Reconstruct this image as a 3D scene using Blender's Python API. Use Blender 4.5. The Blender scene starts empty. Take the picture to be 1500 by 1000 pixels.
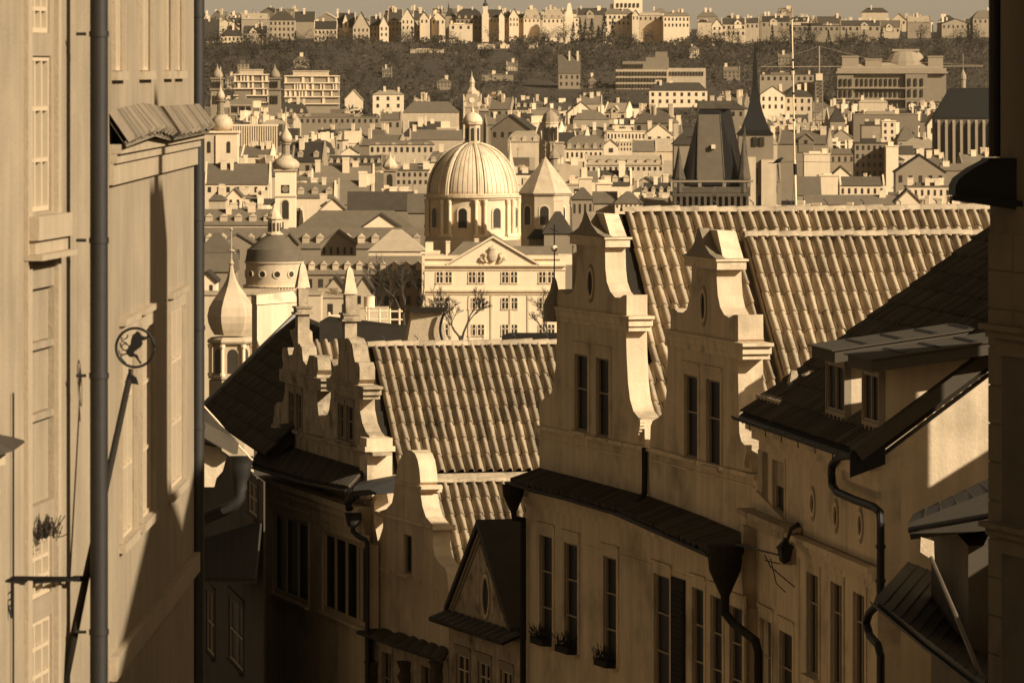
import bpy, bmesh, math, random
from mathutils import Vector, Matrix
from mathutils.geometry import delaunay_2d_cdt
random.seed(7)
R = math.radians
C = bpy.context.scene.collection
scene = bpy.context.scene

# ---------------------------------------------------------------- camera, sky, sun, exposure
F, HX, HY, CZ = 8000.0, 750.0, 100.0, 60.0        # focal length in px of the 1500 px wide photo, horizon row, eye height
cd = bpy.data.cameras.new('camera'); cam = bpy.data.objects.new('camera', cd); C.objects.link(cam)
cd.sensor_width = 36; cd.lens = 36*F/1500; cd.shift_y = -(500-HY)/1500
cd.clip_start = 1; cd.clip_end = 20000
cam.location = (0, 0, CZ); cam.rotation_euler = (R(90), 0, 0)
cd.dof.use_dof = True; cd.dof.focus_distance = 112; cd.dof.aperture_fstop = 11
scene.camera = cam
SAZ, SEL = R(125), R(28)
world = bpy.data.worlds.new('World'); scene.world = world; world.use_nodes = True
nt = world.node_tree; bg = nt.nodes['Background']
sky = nt.nodes.new('ShaderNodeTexSky'); sky.sky_type = 'NISHITA'; sky.sun_disc = False
sky.sun_elevation = SEL; sky.sun_rotation = SAZ; sky.dust_density = 3.0; sky.air_density = 1.2
bw = nt.nodes.new('ShaderNodeRGBToBW'); tint = nt.nodes.new('ShaderNodeMix'); tint.data_type = 'RGBA'; tint.blend_type = 'MULTIPLY'
tint.inputs['Factor'].default_value = 1; tint.inputs[7].default_value = (1.0, 0.80, 0.54, 1)
nt.links.new(sky.outputs[0], bw.inputs[0]); nt.links.new(bw.outputs[0], tint.inputs[6])
tc = nt.nodes.new('ShaderNodeTexCoord'); sx = nt.nodes.new('ShaderNodeSeparateXYZ'); mr = nt.nodes.new('ShaderNodeMapRange'); sc_ = nt.nodes.new('ShaderNodeVectorMath'); sc_.operation = 'SCALE'
nt.links.new(tc.outputs['Generated'], sx.inputs[0]); nt.links.new(sx.outputs['Z'], mr.inputs[0]); mr.inputs[1].default_value = .0; mr.inputs[2].default_value = .055; mr.inputs[3].default_value = 8.0; mr.inputs[4].default_value = 1.0   # dusty band along the horizon
nt.links.new(tint.outputs[2], sc_.inputs[0]); nt.links.new(mr.outputs[0], sc_.inputs['Scale']); nt.links.new(sc_.outputs[0], bg.inputs[0])
bg.inputs[1].default_value = 0.045
sd = bpy.data.lights.new('sun', 'SUN'); sd.energy = 5.0; sd.angle = R(0.6); sd.color = (1, 0.90, 0.74)
sun = bpy.data.objects.new('sun', sd); C.objects.link(sun)
SV = Vector((math.sin(SAZ)*math.cos(SEL), math.cos(SAZ)*math.cos(SEL), math.sin(SEL)))
sun.rotation_euler = (-SV).to_track_quat('-Z', 'Y').to_euler(); sun.location = (60, -40, 120)
vs = scene.view_settings; vs.view_transform = 'Standard'; vs.look = 'None'; vs.exposure = 0.54; vs.gamma = 1.0

# ---------------------------------------------------------------- helpers
def at(px, py, Y):
    return Vector(((px-HX)/F*Y, Y, CZ-(py-HY)/F*Y))
def tag(o, label=None, cat=None, group=None, kind=None):
    if label: o['label'] = label
    if cat: o['category'] = cat
    if group: o['group'] = group
    if kind: o['kind'] = kind
    return o
def thing(name, label, cat, loc=(0, 0, 0), rz=0, group=None):
    o = bpy.data.objects.new(name, None); o.empty_display_size = .3; C.objects.link(o)
    o.location = loc; o.rotation_euler = (0, 0, rz)
    return tag(o, label, cat, group)
def wloc(p):
    v = Vector((0, 0, 0))
    while p is not None: v = v + p.location; p = p.parent
    return v

class MB:
    def __init__(s): s.bm = bmesh.new(); s.lay = s.bm.faces.layers.float.new('rnd'); s.r = 0.5
    def v(s, p): return s.bm.verts.new(p)
    def f(s, vs):
        try:
            f = s.bm.faces.new(vs); f[s.lay] = s.r; return f
        except ValueError: return None
    def poly(s, pts): return s.f([s.v(p) for p in pts])
    def hexa(s, b, t):                      # bottom and top loops of equal length
        vb = [s.v(p) for p in b]; vt = [s.v(p) for p in t]; n = len(b)
        s.f(vb[::-1]); s.f(vt)
        for i in range(n): s.f([vb[i], vb[(i+1) % n], vt[(i+1) % n], vt[i]])
    def box(s, x0, x1, y0, y1, z0, z1):
        s.hexa([(x0, y0, z0), (x1, y0, z0), (x1, y1, z0), (x0, y1, z0)], [(x0, y0, z1), (x1, y0, z1), (x1, y1, z1), (x0, y1, z1)])
    def lathe(s, c, prof, n=16, ph=0.0, sq=1.0):
        c = Vector(c); rings = []
        for r, z in prof:
            rings.append([s.v(c+Vector((max(r, 1e-4)*math.cos(ph+2*math.pi*i/n), sq*max(r, 1e-4)*math.sin(ph+2*math.pi*i/n), z))) for i in range(n)])
        for a, b in zip(rings, rings[1:]):
            for i in range(n): s.f([a[i], a[(i+1) % n], b[(i+1) % n], b[i]])
        s.f(rings[0][::-1]); s.f(rings[-1])
    def tube(s, pts, r, n=8, r2=None):
        pts = [Vector(p) for p in pts]; rings = []; up = None
        for i, p in enumerate(pts):
            d = (pts[min(i+1, len(pts)-1)]-pts[max(i-1, 0)]).normalized()
            if up is None: up = d.orthogonal().normalized()
            up = (up-d*up.dot(d)).normalized(); q = d.cross(up)
            rr = r if r2 is None else r+(r2-r)*i/(len(pts)-1)
            rings.append([s.v(p+(up*math.cos(2*math.pi*k/n)+q*math.sin(2*math.pi*k/n))*rr) for k in range(n)])
        for a, b in zip(rings, rings[1:]):
            for i in range(n): s.f([a[i], a[(i+1) % n], b[(i+1) % n], b[i]])
        s.f(rings[0][::-1]); s.f(rings[-1])
    def slab(s, fr, outer, holes, w0, w1):  # outline in the frame's (u, z), pushed from w0 to w1
        loops = [outer]+list(holes)
        flat = [p for l in loops for p in l]
        ed = []; k = 0
        for l in loops: ed += [(k+i, k+(i+1) % len(l)) for i in range(len(l))]; k += len(l)
        vo, _, fo, _, _, _ = delaunay_2d_cdt([Vector(p) for p in flat], ed, [], 0, 1e-5)
        def inside(p, l):
            c = False
            for (x0, y0), (x1, y1) in zip(l, l[1:]+l[:1]):
                if (y0 > p[1]) != (y1 > p[1]) and p[0] < (x1-x0)*(p[1]-y0)/(y1-y0)+x0: c = not c
            return c
        tris = []
        for f in fo:
            m = ((vo[f[0]].x+vo[f[1]].x+vo[f[2]].x)/3, (vo[f[0]].y+vo[f[1]].y+vo[f[2]].y)/3)
            if inside(m, outer) and not any(inside(m, h) for h in holes): tris.append(f)
        vmap = {i: min(range(len(flat)), key=lambda j: (flat[j][0]-vo[i].x)**2+(flat[j][1]-vo[i].y)**2) for f in tris for i in f}
        tris = [[vmap[i] for i in f] for f in tris]
        A = [s.v(fr.P(u, w0, z)) for u, z in flat]; B = [s.v(fr.P(u, w1, z)) for u, z in flat]
        for t in tris:
            s.f([A[i] for i in t]); s.f([B[i] for i in t][::-1])
        k = 0
        for l in loops:
            n = len(l)
            for i in range(n): s.f([A[k+i], A[k+(i+1) % n], B[k+(i+1) % n], B[k+i]])
            k += n
    def fbox(s, fr, u0, u1, w0, w1, z0, z1):
        b = [fr.P(u0, w0, z0), fr.P(u1, w0, z0), fr.P(u1, w1, z0), fr.P(u0, w1, z0)]
        s.hexa(b, [p+Vector((0, 0, z1-z0)) for p in b])
    def build(s, name, mat, parent=None, smooth=False, local=False, scale=1.0, recalc=True):
        me = bpy.data.meshes.new(name)
        if scale != 1.0: bmesh.ops.scale(s.bm, vec=(scale,)*3, verts=s.bm.verts)
        if not local and parent is not None: bmesh.ops.translate(s.bm, vec=-wloc(parent), verts=s.bm.verts)
        if recalc: bmesh.ops.recalc_face_normals(s.bm, faces=s.bm.faces)
        if smooth is True:
            for f in s.bm.faces: f.smooth = True
        s.bm.to_mesh(me); s.bm.free()
        if smooth == 'auto':
            for p in me.polygons: p.use_smooth = True
            try: me.set_sharp_from_angle(angle=R(35))
            except Exception: pass
        me.materials.append(mat)
        o = bpy.data.objects.new(name, me); C.objects.link(o); o.parent = parent
        return o
def inst(src, parent, loc, sc=(1, 1, 1), rz=0):
    o = bpy.data.objects.new(src.name.split('.')[0], src.data); C.objects.link(o); o.parent = parent
    o.location = loc; o.scale = sc; o.rotation_euler = (0, 0, rz); return o

class Fr:
    """a vertical plane: u runs along it, w into the building, z up"""
    def __init__(s, X, Y, dx, dy):
        l = math.hypot(dx, dy); s.p = Vector((X, Y, 0)); s.d = Vector((dx/l, dy/l, 0)); s.n = Vector((-dy/l, dx/l, 0))
    def P(s, u, w, z): return Vector((s.p.x+s.d.x*u+s.n.x*w, s.p.y+s.d.y*u+s.n.y*w, z))
    def uz(s, px, py, w=0):
        k = (px-HX)/F; Y = (w+s.p.x*s.n.x+s.p.y*s.n.y)/(k*s.n.x+s.n.y)
        return ((k*Y-s.p.x)*s.d.x+(Y-s.p.y)*s.d.y, CZ-(py-HY)/F*Y)
    def w3(s, px, py, w=0): u, z = s.uz(px, py, w); return s.P(u, w, z)
    def L(s, pts, w=0): return [s.uz(a, b, w) for a, b in pts]

# ---------------------------------------------------------------- materials (all surfaces carry the photo's sepia range)
def sep(v): return (v, v*0.762, v*0.485)
MATS = {}
def M(name, v, rough=.85, var=.25, sc=3.0, bump=0.0, bsc=None, streak=0.0, metal=0.0, sf=6, rnd=0.0, obrnd=0.0, stain=0.0, spec=.25):
    if name in MATS: return MATS[name]
    m = bpy.data.materials.new(name); m.use_nodes = True; t = m.node_tree; N = t.nodes; b = N['Principled BSDF']
    b.inputs['Roughness'].default_value = rough; b.inputs['Metallic'].default_value = metal
    b.inputs['Specular IOR Level'].default_value = spec
    col = sep(v) if not isinstance(v, tuple) else v
    geo = N.new('ShaderNodeNewGeometry')
    def nz(scale, det, vec=None):
        n = N.new('ShaderNodeTexNoise'); n.inputs['Scale'].default_value = scale; n.inputs['Detail'].default_value = det
        n.inputs['Roughness'].default_value = .62
        t.links.new(vec if vec else geo.outputs['Position'], n.inputs['Vector']); return n.outputs['Fac']
    def math_(op, a, b2):
        n = N.new('ShaderNodeMath'); n.operation = op
        for i, q in enumerate((a, b2)):
            if isinstance(q, (int, float)): n.inputs[i].default_value = q
            else: t.links.new(q, n.inputs[i])
        return n.outputs[0]
    f = math_('MULTIPLY_ADD', nz(sc, 7), 2*var); f.node.inputs[2].default_value = 1-var
    if streak:
        mp = N.new('ShaderNodeMapping'); mp.inputs['Scale'].default_value = (sf, sf, sf*.06); t.links.new(geo.outputs['Position'], mp.inputs['Vector'])
        g = math_('MULTIPLY_ADD', nz(1.0, 5, mp.outputs[0]), 2*streak); g.node.inputs[2].default_value = 1-streak
        f = math_('MULTIPLY', f, g)
    if stain:
        r = N.new('ShaderNodeMapRange'); r.inputs[1].default_value = .52; r.inputs[2].default_value = .72; r.inputs[3].default_value = 1; r.inputs[4].default_value = 1-stain
        t.links.new(nz(sc*.45, 9), r.inputs[0]); f = math_('MULTIPLY', f, r.outputs[0])
    if rnd:
        a = N.new('ShaderNodeAttribute'); a.attribute_name = 'rnd'
        g = math_('MULTIPLY_ADD', a.outputs['Fac'], 2*rnd); g.node.inputs[2].default_value = 1-rnd
        f = math_('MULTIPLY', f, g)
    if obrnd:
        a = N.new('ShaderNodeObjectInfo')
        g = math_('MULTIPLY_ADD', a.outputs['Random'], 2*obrnd); g.node.inputs[2].default_value = 1-obrnd
        f = math_('MULTIPLY', f, g)
    mx = N.new('ShaderNodeVectorMath'); mx.operation = 'SCALE'; mx.inputs[0].default_value = col
    t.links.new(f, mx.inputs['Scale']); t.links.new(mx.outputs[0], b.inputs['Base Color'])
    if bump:
        bp = N.new('ShaderNodeBump'); bp.inputs['Strength'].default_value = bump; bp.inputs['Distance'].default_value = .02
        t.links.new(nz(bsc or sc*8, 6), bp.inputs['Height']); t.links.new(bp.outputs[0], b.inputs['Normal'])
    MATS[name] = m; return m

plaster = M('ochre_plaster', .52, var=.22, sc=1.3, bump=.6, bsc=18, streak=.42, stain=.5, sf=3)
plaster_b = M('pale_plaster', .56, var=.18, sc=1.1, bump=.5, bsc=16, streak=.38, stain=.42, sf=3)
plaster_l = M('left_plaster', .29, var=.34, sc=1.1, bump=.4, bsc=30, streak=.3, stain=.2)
plaster_w = M('cream_plaster', .36, var=.16, sc=2.5, bump=.35, bsc=24, streak=.2, stain=.2)
weather = M('weathered_stucco', .36, var=.5, sc=4, bump=.8, bsc=20, streak=.5, stain=.75, sf=4)
trim = M('trim_stucco', .60, var=.25, sc=4.0, bump=.5, bsc=20, streak=.25, stain=.5)
coping = M('coping_lead', .22, rough=.6, var=.35, sc=5, bump=.3)
gate = M('dark_stain_metal', .022, rough=.8, var=.3, sc=6, spec=.1)
pipe_m = M('pipe_metal', .018, rough=.6, var=.4, sc=9, streak=.3, spec=.45)
iron = M('black_iron', .010, rough=.55, var=.3, sc=20)
tileM = M('clay_tile', .33, rough=.85, var=.25, sc=4, bump=.4, bsc=30, rnd=.22, stain=.4)
tileA = M('brown_clay_tile', .26, rough=.85, var=.3, sc=4, bump=.4, bsc=30, rnd=.3, stain=.5)
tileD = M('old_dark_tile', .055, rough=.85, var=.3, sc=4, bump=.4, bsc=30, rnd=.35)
mortar = M('ridge_mortar', .30, var=.45, sc=8, bump=.5, bsc=30, rnd=.2, stain=.4)
sheet = M('sheet_metal', .10, rough=.5, var=.3, sc=3, stain=.3, spec=.4)
sheet_d = M('dark_sheet', .045, rough=.6, var=.35, sc=3, stain=.3)
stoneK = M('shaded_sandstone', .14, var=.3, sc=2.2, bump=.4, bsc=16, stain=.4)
glassD = M('dark_glass', .012, rough=.4, var=.3, sc=2, spec=.12)
frameW = M('painted_frame', .50, rough=.6, var=.12, sc=10)
frameD = M('weathered_frame', .24, rough=.7, var=.2, sc=10)
stone = M('sandstone', .36, var=.3, sc=2.2, bump=.4, bsc=16, stain=.4)
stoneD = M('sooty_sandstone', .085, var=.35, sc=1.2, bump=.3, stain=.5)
whiteM = M('whitewash', .74, var=.1, sc=2, bump=.1, stain=.12)
# city materials: metre scale noise
cw = M('city_white', .68, var=.14, sc=.4, obrnd=.1, streak=.15, sf=.8); cc = M('city_cream', .44, var=.2, sc=.4, obrnd=.2, streak=.25, sf=.8)
ct = M('city_tan', .24, var=.18, sc=.25, obrnd=.2); cb = M('city_brown', .24, var=.2, sc=.25, obrnd=.25)
r0 = M('roof_light', .32, var=.25, sc=.5, obrnd=.2); r1 = M('roof_clay', .13, var=.3, sc=.6, obrnd=.25, streak=.2); r2 = M('roof_dark', .045, var=.35, sc=.5, obrnd=.3)
cwin = M('city_window', .035, rough=.3, var=.4, sc=.8, obrnd=.4, spec=.4)
copper = M('pale_copper', .46, var=.2, sc=.5, streak=.4, sf=1.2, rough=.55)
domeM = M('dome_lead', .66, var=.14, sc=.35, streak=.5, sf=.9, rough=.6)
shadow_seamM = M('dome_rib', .09, var=.2, sc=.5)
grassM = M('hill_ground', .055, var=.4, sc=.05); pave = M('street_ground', .10, var=.3, sc=.2)
twig = M('twig_crown', .042, var=.6, sc=.02, stain=.5, obrnd=.6, rough=1); bark = M('bark', .05, var=.3, sc=1)
ever = M('evergreen_crown', .025, var=.35, sc=.3, obrnd=.3, rough=1)

# ---------------------------------------------------------------- ground
GT = [(-400, -20), (60, -22), (160, -30), (300, -40), (700, -56), (1500, -55), (2000, -48), (2500, -43), (3000, -37), (3200, -31), (3350, -20), (3800, 15), (4200, 25), (4600, 31), (7000, 34), (9000, 30)]
def gz(Y):
    for (a, za), (b, zb) in zip(GT, GT[1:]):
        if Y <= b:
            t = (Y-a)/(b-a); return CZ+za+(zb-za)*t
    return CZ+GT[-1][1]
mb = MB(); xs = [-2600+i*130 for i in range(41)]
ys = [-400, -100, 60, 160, 300, 500, 700, 1000, 1300, 1500, 1750, 2000, 2250, 2500, 2750, 3000]+[3100+50*i for i in range(32)]+[5200, 6000, 7000, 9000]
g = [[mb.v((x*(1 if y < 8000 else 2.5), y, gz(y)+(math.sin(x*.011+y*.004)*2.0 if y > 3150 else 0))) for x in xs] for y in ys]
for i in range(len(ys)-1):
    for j in range(len(xs)-1): mb.f([g[i][j], g[i][j+1], g[i+1][j+1], g[i+1][j]])
tag(mb.build('ground', grassM, None, smooth=True), kind='structure')

# ---------------------------------------------------------------- shared makers for the near houses
def tiles(mb, O, U, V, nc, nr, p, q, keep=None, h=.118, seed=1):
    """rows of pantiles: rib and tray, every tile a little different"""
    rg = random.Random(seed); O = Vector(O); U = Vector(U).normalized(); V = Vector(V).normalized(); N = U.cross(V).normalized()
    if N.z < 0: N = -N
    S = 12
    for r in range(nr):
        for c in range(nc):
            if keep and not keep((c+.5)*p, (r+.5)*q): continue
            mb.r = rg.random(); du = rg.uniform(-.008, .008); dv = rg.uniform(-.006, .006); dn = rg.uniform(0, .008); tw = rg.uniform(-.012, .012)
            A = []; B = []; D = []
            for k in range(S+1):
                t = k/S
                if t < .58: hh = h*abs(math.sin(math.pi*t/.58))**.6; sc = .022*math.sin(math.pi*t/.58)
                else: hh = -.05*abs(math.sin(math.pi*(t-.58)/.42))**.6; sc = -.01*math.sin(math.pi*(t-.58)/.42)
                x = c*p+t*p*1.0+du
                A.append(mb.v(O+U*(x+tw)+V*(r*q-.02)+N*(hh*.92)))
                P2 = O+U*(x-tw)+V*((r+1)*q+.03+sc+dv)+N*(hh+.032+dn)
                B.append(mb.v(P2)); D.append(mb.v(P2-N*.03))
            for k in range(S):
                for X, Y2 in ((A, B), (B, D)):
                    f = mb.f([X[k], X[k+1], Y2[k+1], Y2[k]])
                    if f and X is A: f.smooth = True
def ridge(fr_pts, parent, r=.13, step=.42, hooks=True, name='ridge_cap'):
    a, b = Vector(fr_pts[0]), Vector(fr_pts[1]); L = (b-a).length; d = (b-a)/L; n = int(L/step); mb = MB(); rg = random.Random(5)
    side = Vector((0, 0, 1)).cross(d).normalized()
    for i in range(n):
        mb.r = rg.random(); p0 = a+d*(i*step-.03); p1 = a+d*((i+1)*step); e = rg.uniform(-.012, .012)
        R0, R1 = [], []
        for k in range(9):
            th = math.pi*k/8; o0 = side*math.cos(th); o1 = Vector((0, 0, 1))*math.sin(th)
            R0.append(mb.v(p0+(o0+o1)*(r*.9)+Vector((0, 0, e)))); R1.append(mb.v(p1+(o0+o1)*(r*1.12)+Vector((0, 0, e))))
        for k in range(8):
            f = mb.f([R0[k], R0[k+1], R1[k+1], R1[k]])
            if f: f.smooth = True
        mb.f(R1)
    o = mb.build(name, mortar, parent)
    if hooks:
        mb = MB()
        for i in range(0, n, 2):
            p = a+d*((i+1)*step)+Vector((0, 0, r*1.1)); mb.tube([p-Vector((0, 0, .03)), p+Vector((0, 0, .05)), p+d*-.08+Vector((0, 0, .12))], .012, 5)
        mb.build('ridge_hook', iron, parent)
    return o
def wrect(fr, w, q):
    x0, y0, x1, y1 = q[:4]; u0, zt = fr.uz(x0, y0, w); u1, _ = fr.uz(x1, y0, w); _, zb = fr.uz(x0, y1, w); return u0, u1, zb, zt
def rloop(r): u0, u1, zb, zt = r; return [(u0, zb), (u1, zb), (u1, zt), (u0, zt)]
def window(fr, parent, r, w, depth=.16, lights=2, rails=(.62,), fm=None, sur=.09, sill=True, surm=None, bar=.045, name='window', sd=.12):
    fm = fm or frameD; u0, u1, zb, zt = r
    mb = MB()
    b = bar; th = .05 if depth > .1 else .018
    mb.fbox(fr, u0+.002, u0+b, w+depth-th, w+depth+.03, zb+.002, zt-.002); mb.fbox(fr, u1-b, u1-.002, w+depth-th, w+depth+.03, zb+.002, zt-.002)
    mb.fbox(fr, u0+b, u1-b, w+depth-th, w+depth+.03, zb+.002, zb+b); mb.fbox(fr, u0+b, u1-b, w+depth-th, w+depth+.03, zt-b, zt-.002)
    for i in range(1, lights):
        u = u0+(u1-u0)*i/lights; mb.fbox(fr, u-b*.6, u+b*.6, w+depth-th*.9, w+depth+.025, zb+b, zt-b)
    for t in rails:
        z = zb+(zt-zb)*t; mb.fbox(fr, u0+b, u1-b, w+depth-th*.8, w+depth+.02, z-b*.4, z+b*.4)
    o = mb.build(name, fm, parent)
    mb = MB(); mb.fbox(fr, u0+.01, u1-.01, w+depth+.031, w+depth+.05, zb+.01, zt-.01); mb.build('pane', glassD, o)
    if sur:
        mb = MB(); s = sur; e = .025
        mb.slab(fr, [(u0-s, zb-.0), (u1+s, zb-.0), (u1+s, zt+s*1.6), (u0-s, zt+s*1.6)], [[(u0, zb+.003), (u1, zb+.003), (u1, zt), (u0, zt)]], w-e, w+.02)
        mb.fbox(fr, u0-s-.02, u1+s+.02, w-e-.03, w+.02, zt+s*1.6+.002, zt+s*1.6+.05)
        mb.build('surround', surm or trim, o)
    if sill:
        mb = MB(); mb.fbox(fr, u0-.08, u1+.08, w-sd, w+.03, zb-.07, zb-.004); mb.build('sill', surm or trim, o)
    return o
def oval(fr, cx, cy, w, ru, rz, n=20):
    u, z = fr.uz(cx, cy, w); return u, z, [(u+ru*math.cos(2*math.pi*i/n), z+rz*math.sin(2*math.pi*i/n)) for i in range(n)]
def oval_window(fr, parent, cx, cy, w, ru, rz, rim=.05, name='oval_window'):
    u, z, lp = oval(fr, cx, cy, w, ru, rz); _, _, l2 = oval(fr, cx, cy, w, ru+rim, rz+rim*1.6); _, _, l3 = oval(fr, cx, cy, w, ru+rim*1.7, rz+rim*3)
    mb = MB(); mb.slab(fr, l2, [lp], w-.03, w+.015); o = mb.build(name, trim, parent)
    mb = MB(); mb.slab(fr, l3, [l2], w-.012, w+.01); mb.build('surround', frameD, o)
    mb = MB(); mb.slab(fr, [(a, b) for a, b in lp], [], w+.005, w+.03); mb.build('pane', glassD, o); return lp
def gutter(mb, pts, r=.09, n=8):
    pts = [Vector(p) for p in pts]; rings = []
    for i, p in enumerate(pts):
        d = (pts[min(i+1, len(pts)-1)]-pts[max(i-1, 0)]).normalized(); s = Vector((0, 0, 1)).cross(d).normalized()
        o = [p+s*r*math.cos(math.pi*k/n)-Vector((0, 0, 1))*r*math.sin(math.pi*k/n) for k in range(n+1)]
        q = [p+s*(r-.012)*math.cos(math.pi*k/n)-Vector((0, 0, 1))*(r-.012)*math.sin(math.pi*k/n) for k in range(n, -1, -1)]
        rings.append([mb.v(x) for x in o+q])
    m = len(rings[0])
    for a, b in zip(rings, rings[1:]):
        for i in range(m): mb.f([a[i], a[(i+1) % m], b[(i+1) % m], b[i]])
    mb.f(rings[0]); mb.f(rings[-1])
def pentroof(fr_list, parent, mat, seedv=1, p=.15):
    """narrow ribbed roof strip from a list of (outer point, inner point)"""
    mb = MB(); rg = random.Random(seedv)
    for (a0, b0), (a1, b1) in zip(fr_list, fr_list[1:]):
        a0, b0, a1, b1 = map(Vector, (a0, b0, a1, b1)); n = max(1, int((a1-a0).length/p))
        for i in range(n):
            mb.r = rg.random(); t0, t1 = i/n, (i+1)/n; tm = t0+(t1-t0)*.35; tn = t0+(t1-t0)*.7; j = rg.uniform(-.01, .04)
            N = (a1-a0).cross(b0-a0).normalized(); N = N if N.z > 0 else -N
            ex = (a0-b0).normalized()
            P = [(t0, 0), (tm, .055), (tn, .05), (t1, 0)]
            A = [mb.v(a0.lerp(a1, t)+N*h+ex*j) for t, h in P]; B = [mb.v(b0.lerp(b1, t)+N*h) for t, h in P]; D = [mb.v(a0.lerp(a1, t)-N*.05+ex*j) for t, h in P]
            for k in range(3): mb.f([A[k], A[k+1], B[k+1], B[k]]); mb.f([A[k], A[k+1], D[k+1], D[k]])
        mb.poly([a0-Vector((0, 0, .06)), a1-Vector((0, 0, .06)), b1-Vector((0, 0, .06)), b0-Vector((0, 0, .06))])
    return mb.build('pent_roof', mat, parent, recalc=False)

# ================================================================ the street: gabled house B
fB1 = Fr(.59, 118, .316, -1); fB2 = Fr(2.751, 111.16, .24, -1); fC = Fr(4.647, 103.26, .15, -1); fD = Fr(-3.36, 131.2, .27, -1)
ROW = 'houses along the right side of the street'
ZST = CZ-24
def trace(fr, w, pts): return [fr.uz(a, b, w) for a, b in pts]
def ledge(mb, fr, p0, p1, w0, w1, dz, drop=0):
    (u0, z0), (u1, z1) = fr.uz(*p0, w0), fr.uz(*p1, w0); z = (z0+z1)/2-drop; mb.fbox(fr, u0, u1, w0, w1, z-dz, z)
house = thing('gabled_house', 'ochre baroque house with two tall scrolled gables and big clay tile roof', 'house', (0.59, 118, ZST))
def gable(fr, parent, outline, wins, ov, thick, base_led, corn, cap, neck_w=-.12, name='gable', mat=plaster, small=False):
    rs = [wrect(fr, 0, q) for q in wins]; holes = [rloop(r) for r in rs]
    if ov: holes.append(oval(fr, ov[0], ov[1], 0, ov[2], ov[3])[2])
    mb = MB(); mb.slab(fr, trace(fr, 0, outline), holes, 0, thick); g = mb.build(name, mat, parent)
    for r in rs: window(fr, g, r, 0, depth=.05, lights=1, rails=(.55,), sur=.13 if not small else .08, surm=plaster if not small else frameD)
    if ov: oval_window(fr, g, ov[0], ov[1], 0, ov[2], ov[3], rim=.05)
    mb = MB()
    # coping strip over the return faces, slightly proud
    ledge(mb, fr, *base_led, -.07, thick+.03, .08)
    ledge(mb, fr, *corn, -.07, thick+.05, .06); ledge(mb, fr, *corn, -.045, thick+.03, .14, drop=.062); ledge(mb, fr, *corn, -.025, thick+.015, .10, drop=.204)
    mb.build('cornice', trim if not small else weather, g)
    return g
g1 = [(790, 622), (790, 596), (792, 588), (797, 583), (803, 581), (808, 574), (811, 560), (814, 535), (815.5, 500), (815.5, 470), (813, 452), (811, 446),
      (816, 446), (816.5, 424), (822, 423.5), (826, 430), (832, 432), (838, 428), (842, 416), (845, 392), (845, 372), (843, 345),
      (885, 352), (886.5, 372), (887, 395), (889, 413), (894, 427), (901, 435.5), (908, 436), (914, 432), (918, 432), (918, 462), (914, 466),
      (917, 480), (918, 520), (920, 560), (923, 585), (928, 602), (935, 611), (941, 614), (944, 620), (945, 654)]
G1 = gable(fB1, house, g1, [(842.5, 517.5, 861.8, 629.5), (874, 523, 893, 638)], (865.5, 415, .17, .26), .45, ((787, 622), (948, 656)), ((803, 447), (921, 464)), None)
g2 = [(952, 657), (953, 624), (956, 616), (963, 612), (970, 606), (975, 588), (977.5, 560), (978, 520), (978, 488), (975, 483),
      (982, 481), (982.5, 453), (988, 451.5), (993, 457), (1000, 458), (1006, 453), (1010, 436), (1013, 410), (1013.5, 376),
      (1049.5, 384), (1050, 410), (1051.5, 432), (1055, 450), (1061, 461), (1068, 465), (1075, 461), (1081, 461), (1081.5, 497), (1080, 503),
      (1081, 540), (1082, 590), (1083, 634), (1086, 646), (1092, 653), (1097, 657), (1100, 664), (1101, 692)]
G2 = gable(fB2, house, g2, [(1003.6, 547.5, 1023, 668), (1036, 554.5, 1056, 679.5)], (1030.7, 448, .17, .26), .5, ((949, 656), (1104, 695)), ((974, 481), (1088, 505)), None)
for fr, g, t, cp, apex in ((fB1, G1, .45, ((839, 346), (889, 351)), (866, 309)), (fB2, G2, .5, ((1007, 376), (1053, 384)), (1032, 333))):
    mb = MB(); (u0, z0), (u1, z1) = fr.uz(*cp[0]), fr.uz(*cp[1]); z = (z0+z1)/2
    mb.fbox(fr, u0-.05, u1+.05, -.05, t+.04, z-.16, z); mb.fbox(fr, u0-.09, u1+.09, -.08, t+.08, z+.001, z+.045)
    mb.build('cap_cornice', trim, g)
    um = (u0+u1)/2; hw = (u1-u0)/2+.1; h = fr.uz(*apex)[1]-z
    mb = MB(); prof = [(um-hw, z+.052), (um-hw*.75, z+.09), (um-hw*.42, z+h*.35), (um-hw*.22, z+h*.62), (um-hw*.1, z+h*.95), (um+hw*.02, z+h*.97), (um+hw*.3, z+h*.5), (um+hw*.62, z+h*.22), (um+hw, z+.052)]
    mb.slab(fr, prof, [], -.08, .12); mb.build('crest', coping, g)
    mb = MB(); mb.hexa([fr.P(um-hw*.25, .13, z+.052), fr.P(um+hw*.8, .13, z+.052), fr.P(um+hw*.8, t+.04, z+.052), fr.P(um-hw*.25, t+.04, z+.052)],
            [fr.P(um-hw*.1, .13, z+h*.93), fr.P(um+hw*.45, .13, z+h*.93), fr.P(um+hw*.45, t, z+h*.9), fr.P(um-hw*.1, t, z+h*.9)])
    mb.build('chimney_stub', trim, g)
# side piece that carries the scroll down to the gutter on the return
for fr, g, q, t in ((fB1, G1, [(917, 470), (945, 650)], .45), (fB2, G2, [(1082, 520), (1101, 690)], .5)):
    mb = MB(); u, z = fr.uz(*q[1]); u2, z2 = fr.uz(*q[0])
    for k in range(7):
        th = math.pi*k/6; mb.fbox(fr, u-.18-.1*math.cos(th), u-.1-.1*math.cos(th)+.02, -.09-.004*k, -.001, z+.05+.45*k/7, z+.05+.45*(k+1)/7-.002)
    mb.build('volute', trim, g)
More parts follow.
